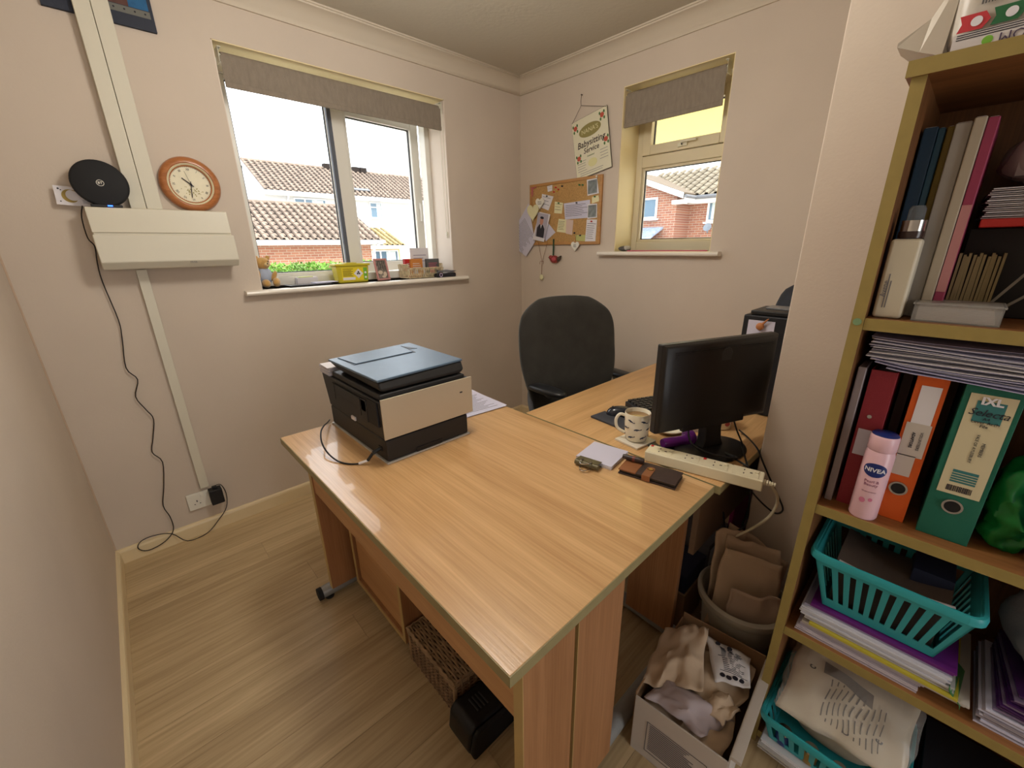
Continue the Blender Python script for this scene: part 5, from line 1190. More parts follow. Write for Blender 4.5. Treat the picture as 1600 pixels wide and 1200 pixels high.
t = thing('waste_bin', 'pale grey plastic waste bin stuffed with brown paper by the wall', 'bin', (1.205, .285, 0))
binm = mat('bin_grey', (168, 162, 148), .45)
t.location = (1.262, .268, 0)
B().lathe([(0, .002), (.092, .002), (.096, .01), (.120, .275), (.128, .280), (.130, .292), (.124, .294), (.116, .284), (.093, .012), (0, .008)], seg=48, cap=False).out('bucket', binm, t, smooth=True)
b = B(); b.lathe([(.121, .25), (.134, .268), (.136, .288), (.128, .296), (.120, .280)], seg=48, cap=False); b.out('rim', binm, t, smooth=True)
t = thing('brown_paper_bags', 'folded brown paper bags standing in the waste bin', 'bags', (1.262, .262, -.035))
for i, (qq, m_, sd) in enumerate([
    ([(-.10, .07, .22), (-.03, -.10, .20), (.03, -.075, .47), (-.06, .07, .50)], kp, 3),
    ([(-.085, .05, .20), (-.01, -.105, .20), (.06, -.06, .50), (-.02, .08, .52)], mat('kraft_2', (186, 162, 138), .85), 5),
    ([(-.105, .02, .22), (-.05, -.10, .21), (-.035, -.105, .40), (-.115, .015, .41)], mat('kraft_3', (178, 156, 138), .85), 8),
    ([(.0, .09, .2), (.07, -.08, .2), (.10, -.075, .44), (.05, .09, .53)], mat('kraft_2', (0, 0, 0)), 12),
    ([(-.06, .09, .2), (.02, .02, .2), (.04, .04, .52), (-.05, .10, .545)], kp, 17)]):
    b = B(); b.sheet([Vector(v) for v in qq], 16, 16, lambda u, v, sd=sd: noise.noise_vector(Vector((u*3, v*3, sd)))*.012); b.out('folded_bag', m_, t, smooth=True, solid=.004)

t = thing('navy_box', 'dark navy box in the shadow under the right desk', 'box', (1.30, .50, 0))
navy = mat('navy_card', (30, 36, 60), .7)
B().box(-.055, .11, -.06, .16, 0, .16).out('carton', card, t, bev=.002)
B().box(-.05, .12, -.055, .15, .161, .235).out('navy_block', navy, t, bev=.003)
b = B(); Mn = frame((-.0503, .02, .20), (0, -1, 0), (0, 0, 1)); text('lettering', 'S 125', .022, mat('print_grey', (180, 170, 160), .7), t, Mn)
t = thing('grey_carton', 'grey carton with pale label under the right desk', 'carton', (1.52, .52, 0))
B().box(-.08, .12, -.075, .20, 0, .26).out('carton', mat('carton_grey', (108, 104, 104), .8), t, bev=.002)
B().box(-.07, .06, -.0765, -.0755, .16, .24).out('label', mat('pale_label', (180, 186, 190), .6), t)
t = thing('magenta_folder', 'magenta folder standing upright against the wall under the desk', 'folder', (1.78, .455, 0))
B().box(-.15, .22, -.02, -.005, 0, .46).out('folder', mat('magenta', (150, 30, 110), .5), t, bev=.002)

tag(B().tube([(1.62, 2.30, .006), (1.70, 2.22, .006), (1.85, 2.25, .03), (1.98, 2.30, .006), (2.12, 2.20, .006), (2.2, 2.32, .02)], .003, 6, 5).out('floor_cable', black, smooth=True), 'thin black cable lying on the floor in the far corner by the chair', 'cable')

# ------------------------------------------------------------ bookcase
t = thing('bookcase', 'tall wooden bookcase with olive edging crammed with files and baskets', 'bookcase', (1.05, .138, 0))
bw = wood('bookcase_wood', (120, 76, 40), (160, 108, 62), 1, scale=1.2, rough=.45, bump=.1); bwv = wood('bookcase_side', (104, 66, 36), (140, 94, 54), 2, scale=1.2, rough=.45, bump=.1)
olive = mat('bookcase_edging', (150, 130, 72), .5, var=.05, vscale=40)
DX, WY = .335, .82
for y in (-.020, -WY):
    B().box(.002, DX, y, y+.020, 0, 1.628).out('side_panel', bwv, t)
    B().box(0, .002, y, y+.020, 0, 1.628).out('edging', olive, t)
B().box(-.004, DX, -WY-.006, .008, 1.628, 1.651).out('top_panel', bw, t, bev=.001)
B().box(-.0065, -.004, -WY-.006, .008, 1.6275, 1.6515).out('edging', olive, t)
B().box(DX-.006, DX, -WY+.02, -.02, .05, 1.628).out('back_panel', bwv, t)
B().box(.02, .036, -WY+.02, -.02, 0, .021).out('plinth', bwv, t)
def shelf(z, tilt=0):
    o = bpy.data.objects.new('shelf', None); COL.objects.link(o); o.parent = t; o.location = (0, -.0205, z); o.rotation_euler = (tilt, 0, 0)
    B().box(.004, DX-.008, -WY+.041, -.0, -.023, 0).out('shelf_board', bw, o); B().box(.002, .004, -WY+.041, -.0, -.023, 0).out('shelf_edging', olive, o)
S1, S2, S3, S4 = 1.228, .803, .436, .045
for z in (S1, S2, S3, S4): shelf(z)
B().cyl((-.001, -.010, S1-.008), (-.0002, -.010, S1-.008), .007).out('screw_cap', mat('sticker_green', (120, 150, 110), .5), t)

def book(label, y0, y1, z0, h_, x0, d, m, name='book', cat='book', pages=True, group=None, lean=0):
    """upright item: y0 > y1 are its left and right faces seen from the front"""
    o = thing(name, label, cat, (x0, (y0+y1)/2, z0+.0005), 0, group); w_ = y0-y1
    Ms = Matrix(((1, 0, 0, 0), (0, 1, math.tan(lean), 0), (0, 0, 1, 0), (0, 0, 0, 1)))
    B().box(0, d, -w_/2, w_/2, 0, h_, Ms).out('cover', m, o, bev=min(.002, w_*.2))
    if pages: B().box(.004, d+.001, -w_/2+.0025, w_/2-.0025, .003, h_+.0008, Ms).out('pages', paper, o)
    return o
G1 = 'books on the top shelf'
e = .0005
book('dark blue tall book against the left side of the top shelf', .114, .094, S1, .335, 1.14, .20, mat('book_navy', (26, 58, 84), .5), group=G1)
book('thin dark blue book with lighter spine second from the left', .0935, .084, S1, .332, 1.14, .20, mat('book_blue', (40, 84, 112), .5), group=G1)
book('thin olive yellow book on the top shelf', .0835, .073, S1, .334, 1.15, .20, mat('book_olive', (130, 108, 30), .5), group=G1)
book('grey white wide book on the top shelf', .0725, .051, S1, .334, 1.13, .21, mat('book_greywhite', (158, 152, 144), .6), group=G1)
book('cream rounded folder on the top shelf beside the pink one', .0505, .035, S1, .338, 1.125, .21, mat('book_cream', (178, 166, 146), .6), group=G1)
o = book('dark pink folder with pale lower label on the top shelf', .0345, .020, S1, .336, 1.13, .21, mat('book_pink', (150, 52, 84), .5), group=G1)
B().box(-.0012, -.0002, -.0065, .0065, .05, .20).out('label', mat('label_pink', (190, 130, 130), .6), o)
t = thing('white_carton_tall', 'tall white rounded carton standing at the front left of the top shelf', 'carton', (1.075, .090, S1+.0005))
B().box(0, .045, -.022, .022, 0, .145).out('carton', mat('carton_cream', (214, 206, 184), .4), t, bev=.006, seg=3)
text('lettering', 'Avene', .012, inkg, t, frame((-.0003, .013, .055), (0, 0, 1), (0, 1, 0)) , sx=1)
b = B(); lines(b, frame((-.0003, .006, .07), (0, 0, 1), (0, 1, 0)), -.05, .02, [.0, .004], .0016); b.out('small_print', inkg, t)
t = thing('pump_bottle', 'brown bottle with chrome collar standing on the tall white carton', 'bottle', (1.097, .088, S1+.1462))
B().lathe([(0, 0), (.018, 0), (.019, .004), (.019, .012), (0, .012)], seg=28).out('body', mat('bottle_brown', (60, 44, 40), .2, spec=.7), t, smooth=True)
B().lathe([(0, .0122), (.0175, .0122), (.0175, .031), (0, .031)], seg=28).out('collar', chrome, t, smooth=True)
B().lathe([(0, .0312), (.012, .0312), (.012, .050), (.009, .056), (0, .057)], seg=24).out('cap', clear, t, smooth=True)
t = thing('card_box', 'clear plastic box of white cards at the front of the top shelf', 'box', (1.072, -.002, S1+.0005))
cl2 = mat('frosted_plastic', (226, 222, 216), .25, trans=.75, ior=1.1)
b = B(); Hq = .030; b.box(0, .080, -.056, .056, 0, .002).box(0, .002, -.056, .056, .002, Hq).box(.078, .080, -.056, .056, .002, Hq).box(.002, .078, -.056, -.054, .002, Hq).box(.002, .078, .054, .056, .002, Hq); b.out('tub', cl2, t)
B().box(-.002, .082, -.058, .058, Hq, Hq+.004).out('lid', cl2, t, bev=.001)
for i in range(8): B().box(.006, .074, -.050+i*.0008, .050, .0025+i*.003, .0050+i*.003).out('card', paper, t)
t = thing('envelope_bundle', 'upright bundle of yellowed envelopes behind the clear card box', 'envelopes', (1.175, .0, S1+.0005))
for i in range(13):
    Mz = Matrix.Translation((i*.0012, .016-i*.0046, 0)) @ Matrix.Rotation(.012*math.sin(i*1.7), 4, 'X')
    B().box(0, .06, -.0019, .0019, 0, .118-.003*(i % 3), Mz).out('envelope', mat('envelope_old', (150, 136, 100), .9), t)
t = thing('magazine_holder', 'black document holder on the top shelf under the red folder', 'holder', (1.16, -.047, S1+.0005))
B().box(.06, .21, -.070, .062, 0, .162).out('holder', mat('holder_black', (40, 38, 40), .6), t, bev=.002)
for i, (a, c_) in enumerate(((.5, .05), (.75, .03))):
    t = thing('paper_slip', ['long pale strip of paper leaning in front of the black holder', 'short pale strip of paper leaning in front of the black holder'][i], 'paper', (1.20, -.028-.014*i, S1+.001))
    B().box(0, .002, -.0022, .0022, 0, .11-.045*i, Matrix.Rotation(a, 4, 'X')).out('slip', mat('slip_grey', (150, 146, 136), .8), t)
t = thing('red_folder', 'red folder lying on the black holder with papers on it', 'folder', (1.15, -.055, S1+.163))
B().box(0, .21, -.085, .060, 0, .014).out('folder', mat('folder_red', (176, 36, 30), .5), t, bev=.002)
t = thing('loose_papers', 'pile of loose white papers on the red folder', 'papers', (1.16, -.052, S1+.1775))
for i in range(16):
    B().box(.0, .19, -.075, .058-.0015*(i % 4), i*.0032, i*.0032+.0016, Matrix.Rotation(.07*math.sin(i*2.3), 4, 'Z')).out('sheet', paper if i % 2 else mat('sheet_grey', (176, 168, 168), .8), t)
t = thing('clear_bag', 'clear plastic bag of papers on top of the loose papers', 'bag', (1.25, -.058, S1+.235))
B().ell((0, -.01, .042), (.08, .072, .042), e=.7).jitter(.012, 16).out('bag', mat('cloudy_film', (190, 176, 172), .15, alpha=.55, spec=.8), t, smooth=True)
B().box(-.06, .06, -.05, .04, .012, .05).out('contents', mat('bag_papers', (150, 138, 140), .8), t)
book('tan edged folder right of the black holder', -.118, -.128, S1, .30, 1.15, .21, mat('folder_tan', (140, 112, 86), .7), name='folder', cat='folder', pages=False)
t = thing('ring_binder_navy', 'navy binder with metal rivets at the right of the top shelf', 'binder', (1.12, -.165, S1+.0005))
t.name = 'navy_binder'
B().box(0, .24, -.034, .034, 0, .30).out('cover', mat('binder_navy', (34, 42, 54), .5), t, bev=.003)
for z in (.03, .045): B().cyl((-.0015, .026, z+.02), (0, .026, z+.02), .0035).out('rivet', chrome, t)
for i, (c_, w_) in enumerate((((70, 60, 70), .05), ((150, 60, 50), .04), ((50, 80, 70), .045), ((160, 150, 130), .05), ((60, 60, 90), .05))):
    y = -.205-sum((.05, .04, .045, .05, .05)[:i])-.003*i
    book('%s file outside the view on the top shelf' % ('mauve', 'brick red', 'dark teal', 'cream', 'slate')[i], y, y-w_, S1, .30, 1.12, .24, mat('spare%d' % i, c_, .6), name='binder', cat='binder', group='files beyond the frame on the top shelf')

# ---- middle shelf
def lever_arch(label, yc, w_, x0, h_, c, ring=True):
    o = thing('lever_arch_file', label, 'file', (x0, yc, S2+.0005))
    d = .285 if x0+.285 < 1.375 else 1.372-x0
    m = mat('file_%d%d%d' % c, c, .55, bump=.3, bscale=400)
    b = B(); b.box(0, .003, -w_/2, w_/2, 0, h_).box(.003, d, -w_/2, -w_/2+.003, 0, h_).box(.003, d, w_/2-.003, w_/2, 0, h_); b.out('cover', m, o, bev=.001)
    B().box(.02, d-.01, -w_/2+.006, w_/2-.006, .004, h_-.012).out('pages', paper, o)
    if not ring: return o, frame((-.0003, 0, 0), (0, -1, 0), (0, 0, 1))
    b = B(); Mz = Matrix.Translation((-.0012, 0, .075)) @ Matrix.Rotation(PI/2, 4, 'Y'); b.lathe([(.0115, -.0018), (.0150, -.0018), (.0150, .001), (.0115, .001), (.0115, -.0018)], seg=32, M=Mz, cap=False); b.out('finger_ring', chrome, o, smooth=True)
    b = B(); b.lathe([(0, -.001), (.0118, -.001), (.0118, .0), (0, .0)], seg=28, M=Matrix.Translation((-.0006, 0, .075)) @ Matrix.Rotation(PI/2, 4, 'Y')); b.out('finger_hole', black, o)
    return o, frame((-.0003, 0, 0), (0, -1, 0), (0, 0, 1))
b = B(); t = thing('clear_sleeve', 'clear plastic sleeve of papers standing at the left of the middle shelf', 'sleeve', (1.09, .104, S2+.0005))
B().box(0, .22, -.006, .008, 0, .32).out('sleeve', mat('sleeve_film', (170, 156, 158), .2, alpha=.7, spec=.7), t, bev=.002)
B().box(.02, .21, -.004, .006, .004, .31).out('papers', mat('sleeve_papers', (150, 138, 140), .8), t)
o, M = lever_arch('dark red lever arch file behind the pink spray can', .070, .042, 1.10, .316, (140, 36, 48), ring=False)
b = B(); flat(b, M, -.016, .018, .125, .185); b.out('label', paperl, o)
B().cyl((-.002, .004, .215), (0, .004, .215), .004).out('rivet', chrome, o)
t = thing('dark_sleeve', 'dark thin file squeezed between the red and orange files', 'file', (1.17, .034, S2+.0005)); B().box(0, .18, -.006, .010, 0, .31).out('cover', mat('file_dark', (70, 56, 50), .6), t, bev=.001)
o, M = lever_arch('bright orange lever arch file on the middle shelf', -.002, .046, 1.10, .318, (214, 92, 26))
b = B(); flat(b, M, -.013, .016, .215, .300); b.out('label', paper, o)
b = B(); flat(b, M, -.018, .019, .150, .222, .0008); b.out('label', mat('label_offwhite', (200, 190, 178), .7), o)
b = B(); flat(b, M, -.018, .010, .105, .152, .0008); b.out('label', mat('label_offwhite', (0, 0, 0)), o)
text('lettering', 'VOLUNTEERS', .0066, ink, o, M @ Matrix.Translation((.008, .186, .0013)) @ Matrix.Rotation(-PI/2, 4, 'Z'))
text('lettering', 'ADAPTORS', .0066, ink, o, M @ Matrix.Translation((-.003, .186, .0013)) @ Matrix.Rotation(-PI/2, 4, 'Z'), bold=.0002)
o, M = lever_arch('dark green lever arch file with large cream label', -.0825, .074, 1.09, .318, (22, 100, 80))
lc = mat('label_cream', (206, 194, 158), .6); teal_p = mat('print_teal', (54, 116, 116), .6)
b = B(); flat(b, M, -.028, .030, .100, .304); b.out('label', lc, o)
b = B(); flat(b, M, -.017, .019, .252, .292, .0009); b.out('printed_block', teal_p, o)
text('lettering', 'IXL', .019, paper, o, M @ Matrix.Translation((.001, .292, .0014)), bold=.0008)
text('lettering', 'Selecta', .019, ink, o, M @ Matrix.Translation((.001, .270, .0014)), shear=.35, sx=.95)
text('lettering', 'A4\nLever Arch\nFile', .0078, ink, o, M @ Matrix.Translation((.001, .252, .0014)))
text('lettering', 'MEMBERS', .0066, ink, o, M @ Matrix.Translation((.009, .200, .0009)) @ Matrix.Rotation(-PI/2, 4, 'Z'))
text('lettering', 'VALE OF AYLESBURY', .0062, ink, o, M @ Matrix.Translation((-.001, .200, .0009)) @ Matrix.Rotation(-PI/2, 4, 'Z'))
b = B(); flat(b, M, -.016, .018, .126, .152, .0009); b.out('printed_block', teal_p, o)
b = B(); [flat(b, M, -.016, .018, .130+i*.005, .1312+i*.005, .0014) for i in range(4)]; b.out('block_stripes', lc, o)
b = B(); x = -.017
while x < .017:
    w_ = random.choice((.0005, .001, .0014)); flat(b, M, x, x+w_, .107, .119, .0009); x += w_+random.choice((.0006, .001))
b.out('barcode', ink, o)

t = thing('spray_can', 'pink deodorant spray can with dark blue oval logo at the front of the middle shelf', 'can', (1.078, .040, S2+.0005))
pk = mat('can_pink', (232, 190, 200), .28, spec=.6)
B().lathe([(0, .0), (.0225, 0), (.0245, .004), (.0245, .148), (.0228, .156), (.0222, .158)], seg=40).out('can', pk, t, smooth=True)
B().lathe([(.0222, .1582), (.0238, .160), (.0238, .187), (.0225, .1915), (.0222, .1918)], seg=40).out('cap', pk, t, smooth=True)
B().lathe([(0, .190), (.0220, .190), (.0222, .1925), (.019, .1955), (0, .197)], seg=40).out('cap_top', mat('can_navy', (26, 44, 110), .35), t, smooth=True)
def wrapped(M, R, a0, x, y, off):   # wrap flat print round the can: x along the circumference
    a = a0+x/R; return Vector((math.cos(a)*(R+off), math.sin(a)*(R+off), y))
A0 = math.atan2(-.040, -1.078)
def can_text(s, size, m, zc, off, bold=0, dx=0):
    o = text('lettering', s, size, m, t, Matrix.Identity(4), bold=bold)
    for v in o.data.vertices: v.co = wrapped(None, .0245, A0-PI*0, -(v.co.x+dx)*-1, v.co.y+zc, off+v.co.z*.5)
    return o
def can_disc(name, m, dx, zc, rx, ry, off):
    b = B(); b.loft([[wrapped(None, .0245, A0, dx+math.cos(q)*rx, zc+math.sin(q)*ry, off+k) for q in [i*PI/16 for i in range(32)]] for k in (0, .0004)]); return b.out(name, m, t)
b = B()   # oval badge follows the can: built as rings of strips
for i in range(24):
    q0, q1 = -1+i/12, -1+(i+1)/12
    h0, h1 = math.sqrt(max(0, 1-q0*q0))*.0155, math.sqrt(max(0, 1-q1*q1))*.0155
    b._f([wrapped(None, .0245, A0, q0*.0205, .118-h0, .0004), wrapped(None, .0245, A0, q1*.0205, .118-h1, .0004), wrapped(None, .0245, A0, q1*.0205, .118+h1, .0004), wrapped(None, .0245, A0, q0*.0205, .118+h0, .0004)], [(0, 1, 2, 3)])
b.out('logo_oval', MATS['can_navy'], t)
can_text('NIVEA', .0125, paper, .118, .0005, .0003)
can_text('Pearl &\nBeauty', .0085, mat('can_mauve', (150, 90, 120), .5), .088, .0003)
for dx, zc, r_ in ((-.007, .046, .0055), (.006, .050, .0038)):
    b = B()
    for i in range(10):
        q0, q1 = -1+i/5, -1+(i+1)/5; h0, h1 = math.sqrt(max(0, 1-q0*q0))*r_*1.1, math.sqrt(max(0, 1-q1*q1))*r_*1.1
        b._f([wrapped(None, .0245, A0, dx+q0*r_, zc-h0, .0004), wrapped(None, .0245, A0, dx+q1*r_, zc-h1, .0004), wrapped(None, .0245, A0, dx+q1*r_, zc+h1, .0004), wrapped(None, .0245, A0, dx+q0*r_, zc+h0, .0004)], [(0, 1, 2, 3)])
    b.out('pearl_print', mat('pearl_pink', (206, 120, 150), .3), t)
can_text('48h anti-perspirant', .0032, mat('can_mauve', (0, 0, 0)), .068, .0003)

t = thing('paper_stack', 'thick stack of curled white papers laid across the tops of the files', 'papers', (1.085, 0, S2+.322))
for i in range(26):
    z = i*.0026; y0 = .100-.035*(1-min(1, i/9))**1.3-.004*math.sin(i*2.7); x0 = -.012*math.sin(i*1.9)
    b = B(); b.sheet([Vector((x0, y0, z)), Vector((x0, -.22+.004*math.sin(i), z)), Vector((x0+.21, -.22, z)), Vector((x0+.21, y0, z))], 14, 2, lambda u, v, i=i: (0, 0, .002*math.sin(u*5+i*.4)-(.008 if i < 8 else 0)*max(0, .12-u)*-4-.007*u))
    b.out('sheet', (paperl, mat('sheet_lilac', (176, 172, 200), .8), paper)[i % 3], t, solid=.0013)

t = thing('green_bag', 'crumpled bright green plastic bag beside the green file', 'bag', (1.15, -.160, S2+.001))
B().ell((0, 0, .085), (.050, .034, .088), seg=44, ring=30).jitter(.020, 16, 3).jitter(.012, 38, 5).jitter(.004, 90, 8).out('bag', mat('bag_green', (20, 116, 48), .35, spec=.5), t, smooth=True)
t = thing('floral_box', 'blue and white floral patterned box at the right of the middle shelf', 'box', (1.075, -.245, S2+.0005))
B().box(0, .20, -.045, .045, 0, .15).out('carton', mat('floral_blue', (60, 84, 150), .5, var=.5, vscale=60), t, bev=.002)
b = B(); Mfl = frame((-.0003, 0, 0), (0, -1, 0), (0, 0, 1))
for i in range(22): disc(b, Mfl, random.uniform(-.036, .036), random.uniform(.008, .14) if i > 9 else random.uniform(.006, .045), random.uniform(.005, .010), random.uniform(.004, .008), z=.0003+i*.00012, seg=9)
b.out('blossom_print', mat('floral_white', (220, 204, 196), .6), t)
for i, (c_, w_) in enumerate((((60, 50, 60), .07), ((190, 180, 160), .06), ((40, 60, 100), .075), ((120, 40, 50), .07))):
    y = -.30-sum((.07, .06, .075, .07)[:i])-.004*i
    book('%s lever arch file outside the view on the middle shelf' % ('black', 'white', 'blue', 'maroon')[i], y, y-w_, S2, .316, 1.09, .27, mat('spareb%d' % i, c_, .6), name='binder', cat='binder', group='files beyond the frame on the middle shelf')

# ---- third shelf: document pile and teal basket
t = thing('document_pile', 'pile of plastic wallets and papers under the teal basket', 'papers', (1.065, .0, S3+.0005))
lay = [((200, 190, 200), .016, .100, -.130, 0), ((176, 166, 176), .010, .095, -.135, .004), ((186, 178, 170), .010, .090, -.20, 0), ((190, 176, 60), .007, .075, -.185, -.006), ((196, 192, 196), .012, .090, -.175, .004), ((206, 206, 216), .022, .100, -.165, .0), ((150, 146, 170), .006, .095, -.160, .008), ((104, 34, 120), .009, .085, -.170, .004)]
z = 0
for i, (c_, h_, y0, y1, dx) in enumerate(lay):
    n = max(1, int(h_/.004))
    for k in range(n):
        B().box(dx+.002*math.sin(k*2+i), .24, y1+.003*math.sin(k*3.1+i), y0-.004*abs(math.sin(k*1.3+i)), z, z+h_/n-.0006).out('document', mat('doc_%d%d%d' % c_, c_, .45 if i in (3, 5, 7) else .8), t)
        z += h_/n
b = B(); b.sheet([Vector((-.004, -.168, z-.030)), Vector((-.004, -.19, .02)), Vector((.10, -.20, .02)), Vector((.10, -.168, z-.02))], 8, 6, lambda u, v: (0, .004*math.sin(u*6), 0)); b.out('green_tab', mat('tab_green', (70, 120, 70), .6), t, solid=.001)
ZB = S3+.0005+z+.002
tealm = mat('basket_teal', (50, 158, 164), .35, spec=.5)
def plastic_basket(label, loc, rz, Wt, Dt, Wb, Db, H, nslot, ndslot):
    """tapered basket; local x across the front (width), -y is the front"""
    o = thing('plastic_basket', label, 'basket', loc, rz)
    def pt(u, v, side):      # point on wall: u in -1..1 along, v 0..1 height
        w_, d_ = Wb+(Wt-Wb)*v, Db+(Dt-Db)*v
        return {'f': Vector((u*w_, -d_, v*H)), 'b': Vector((u*w_, d_, v*H)), 'l': Vector((-w_, u*d_, v*H)), 'r': Vector((w_, u*d_, v*H))}[side]
    nrm = {'f': Vector((0, -1, 0)), 'b': Vector((0, 1, 0)), 'l': Vector((-1, 0, 0)), 'r': Vector((1, 0, 0))}
    b = B(); th = .003
    def patch(s, u0, u1, v0, v1):
        q = [pt(u0, v0, s), pt(u1, v0, s), pt(u1, v1, s), pt(u0, v1, s)]; n = -nrm[s]*th; b.hexa([p for p in (q[0], q[1], q[1]+n, q[0]+n)]+[p for p in (q[3], q[2], q[2]+n, q[3]+n)])
    for s, n in (('f', nslot), ('b', nslot), ('l', ndslot), ('r', ndslot)):
        patch(s, -1, 1, 0, .16); patch(s, -1, 1, .80, 1)
        patch(s, -1, -.90, .16, .80); patch(s, .90, 1, .16, .80)
        for i in range(n-1): u = -.90+1.8*(i+1)/n; patch(s, u-.46/n, u+.46/n, .16, .80)
    b.box(-Wb, Wb, -Db, Db, 0, .003); b.out('slotted_tub', tealm, o)
    R_ = .02; pts = []
    for cx_, cy_, a0 in ((Wt-R_, -Dt+R_, -PI/2), (Wt-R_, Dt-R_, 0), (-Wt+R_, Dt-R_, PI/2), (-Wt+R_, -Dt+R_, PI)):
        for k in range(5): a = a0+k*PI/8; pts.append(Vector((cx_+math.cos(a)*(R_+.005), cy_+math.sin(a)*(R_+.005), H)))
    pts.append(pts[0]); rings = []
    for p in pts:
        c_ = Vector((0, 0, H)); n = Vector((p.x, p.y, 0)).normalized(); rings.append([p+n*x+Vector((0, 0, zz)) for x, zz in ((-.006, -.002), (-.004, .004), (.003, .004), (.006, -.004), (.005, -.014), (.003, -.014), (.001, -.002))])
    b = B(); b.loft(rings, cap=False); b.out('rim', tealm, o, smooth=True)
    return o
# faces the room (-x): rotate so local -y -> world -x
o = plastic_basket('teal slotted plastic basket on top of the document pile', (1.165, -.036, ZB), -PI/2, .135, .110, .098, .082, .150, 10, 7)
t = thing('basket_paper', 'dark papers and pale card filling the upper teal basket', 'papers', (1.165, -.036, ZB+.004))
b = B(); b.box(-.072, .075, -.090, .090, 0, .100); b.out('dark_file', mat('file_brownblack', (56, 48, 44), .6), t)
b = B(); b.sheet([Vector((-.088, .095, .128)), Vector((-.088, -.095, .120)), Vector((.08, -.10, .125)), Vector((.08, .095, .13))], 10, 8, lambda u, v: (0, 0, .010*math.sin(v*3)-.02*math.sin(u*3.1))); b.out('card', mat('card_grey', (96, 84, 76), .6), t, solid=.002)
b = B(); b.sheet([Vector((-.095, .09, .139)), Vector((-.092, -.10, .139)), Vector((-.078, -.10, .134)), Vector((-.078, .09, .132))], 12, 2, lambda u, v: (0, 0, -.010*math.sin(u*3.1))); b.out('paper_edge', paper, t, solid=.001)
b = B(); b.box(-.02, .075, -.095, -.03, .101, .150); b.out('navy_card', navy, t)
# grey cloth, purple bag, papers at the right of the third shelf
t = thing('grey_tote', 'pale grey cloth bag slumped at the right of the third shelf', 'bag', (1.19, -.285, S3+.08))
t.location = (1.19, -.300, S3+.113)
B().ell((0, .0, .085), (.10, .075, .090), seg=40, ring=26, e=.75).jitter(.03, 9, 2).jitter(.010, 30, 4).out('cloth', mat('cloth_grey', (136, 132, 138), .9, bump=.4, bscale=200), t, smooth=True)
b = B(); b.tube([(-.098, .04, .075), (-.115, .01, .05), (-.105, -.04, .06)], .003, 6, 5); b.out('drawstring', mat('string_tan', (150, 120, 90), .9), t)
t = thing('purple_sacks', 'stack of folded dark purple plastic sacks under the grey bag', 'bags', (1.085, -.30, S3+.052))
for i in range(8): 
    b = B(); b.sheet([Vector((-.01+.004*math.sin(i*3), .070-.003*i, i*.0075)), Vector((-.01, -.09, i*.0075+.002)), Vector((.18, -.09, i*.0075)), Vector((.18, .07, i*.0075))], 10, 4, lambda u, v, i=i: (0, 0, .002*math.sin(u*9+i))); b.out('sack', mat('purple_dark', (66, 32, 84), .35) if i % 3 else mat('purple_grey', (120, 104, 130), .4), t, solid=.004)
t = thing('clear_wallets', 'clear plastic wallets of papers at the bottom right of the third shelf', 'papers', (1.075, -.30, S3+.0005))
for i in range(9): B().box(.003*math.sin(i*2.2), .22, -.09, .085-.004*(i % 3), i*.0052, i*.0052+.0042).out('wallet', mat('wallet_grey', (150, 140, 146), .4) if i % 2 else paperl, t)

# ---- bottom shelf
o = plastic_basket('second teal basket low on the bottom shelf holding a clear food pack', (1.135, -.030, S4+.034), -PI/2, .140, .130, .118, .108, .092, 10, 8)
t = thing('white_forms', 'stack of white forms lying under the lowest teal basket', 'papers', (1.005, .0, S4+.0005))
for i in range(6): B().box(.006*math.sin(i*1.7), .25, -.125, .105-.006*math.sin(i*1.1)**2, i*.0054, i*.0054+.0042).out('form', paper if i % 3 else mat('form_grey', (180, 172, 166), .8), t)
t = thing('clear_food_pack', 'clear pack of white printed sachets piled in the lower teal basket', 'packet', (1.135, -.03, S4+.040))
packm = mat('pack_white', (196, 184, 162), .5, bump=.4, bscale=60)
fnp = lambda u, v: noise.noise_vector(Vector((u*4, v*4, 3)))*.010+Vector((0, 0, .035*math.sin(PI*u)**.7*math.sin(PI*v)**.7))
pp = [Vector((-.095, .118, .105)), Vector((-.095, -.130, .105)), Vector((.095, -.130, .235)), Vector((.095, .118, .25))]
b = B(); b.sheet(pp, 26, 26, fnp); b.out('printed_film', packm, t, smooth=True, solid=.0015)
B().ell((.01, -.0, .092), (.080, .100, .084), e=.7).out('contents', mat('sachet_white', (186, 176, 158), .7), t, smooth=True)
def onp(u, v, dz=.004):
    p = pp[0]*(1-u)*(1-v)+pp[1]*u*(1-v)+pp[2]*u*v+pp[3]*(1-u)*v; return p+fnp(u, v)+Vector((0, 0, dz))
b = B()
for i in range(11):
    u_ = .34+i*.045; n = 14; r_ = [onp(u_, .08+.36*k/n) for k in range(n+1)]; w_ = (onp(u_+.010, .4)-onp(u_, .4))
    for k in range(n):
        if (k*7+i*3) % 5 != 0: b.slab([r_[k], r_[k+1], r_[k+1]+w_, r_[k]+w_], .0004)
b.out('print', mat('pack_ink', (60, 56, 52), .7), t)
b = B(); r_ = [onp(.26+.05*k, .60-.01*k, .0045) for k in range(9)]; q_ = [onp(.28+.05*k, .48-.01*k, .0045) for k in range(9)]
for k in range(8): b.slab([r_[k], r_[k+1], q_[k+1], q_[k]], .0004)
b.out('grey_band', mat('band_grey', (84, 80, 76), .6), t)
for u, v in ((.2, .5), (.62, .78), (.70, .80), (.55, .10), (.80, .2)): B().lathe([(.004, 0), (.007, 0), (.007, .0005), (.004, .0005), (.004, 0)], onp(u, v, .003), 14, cap=False).out('printed_symbol', ink, t)
t = thing('pack_film', 'crinkled transparent film wrapped over the sachet pack', 'film', (1.135, -.03, S4+.155))
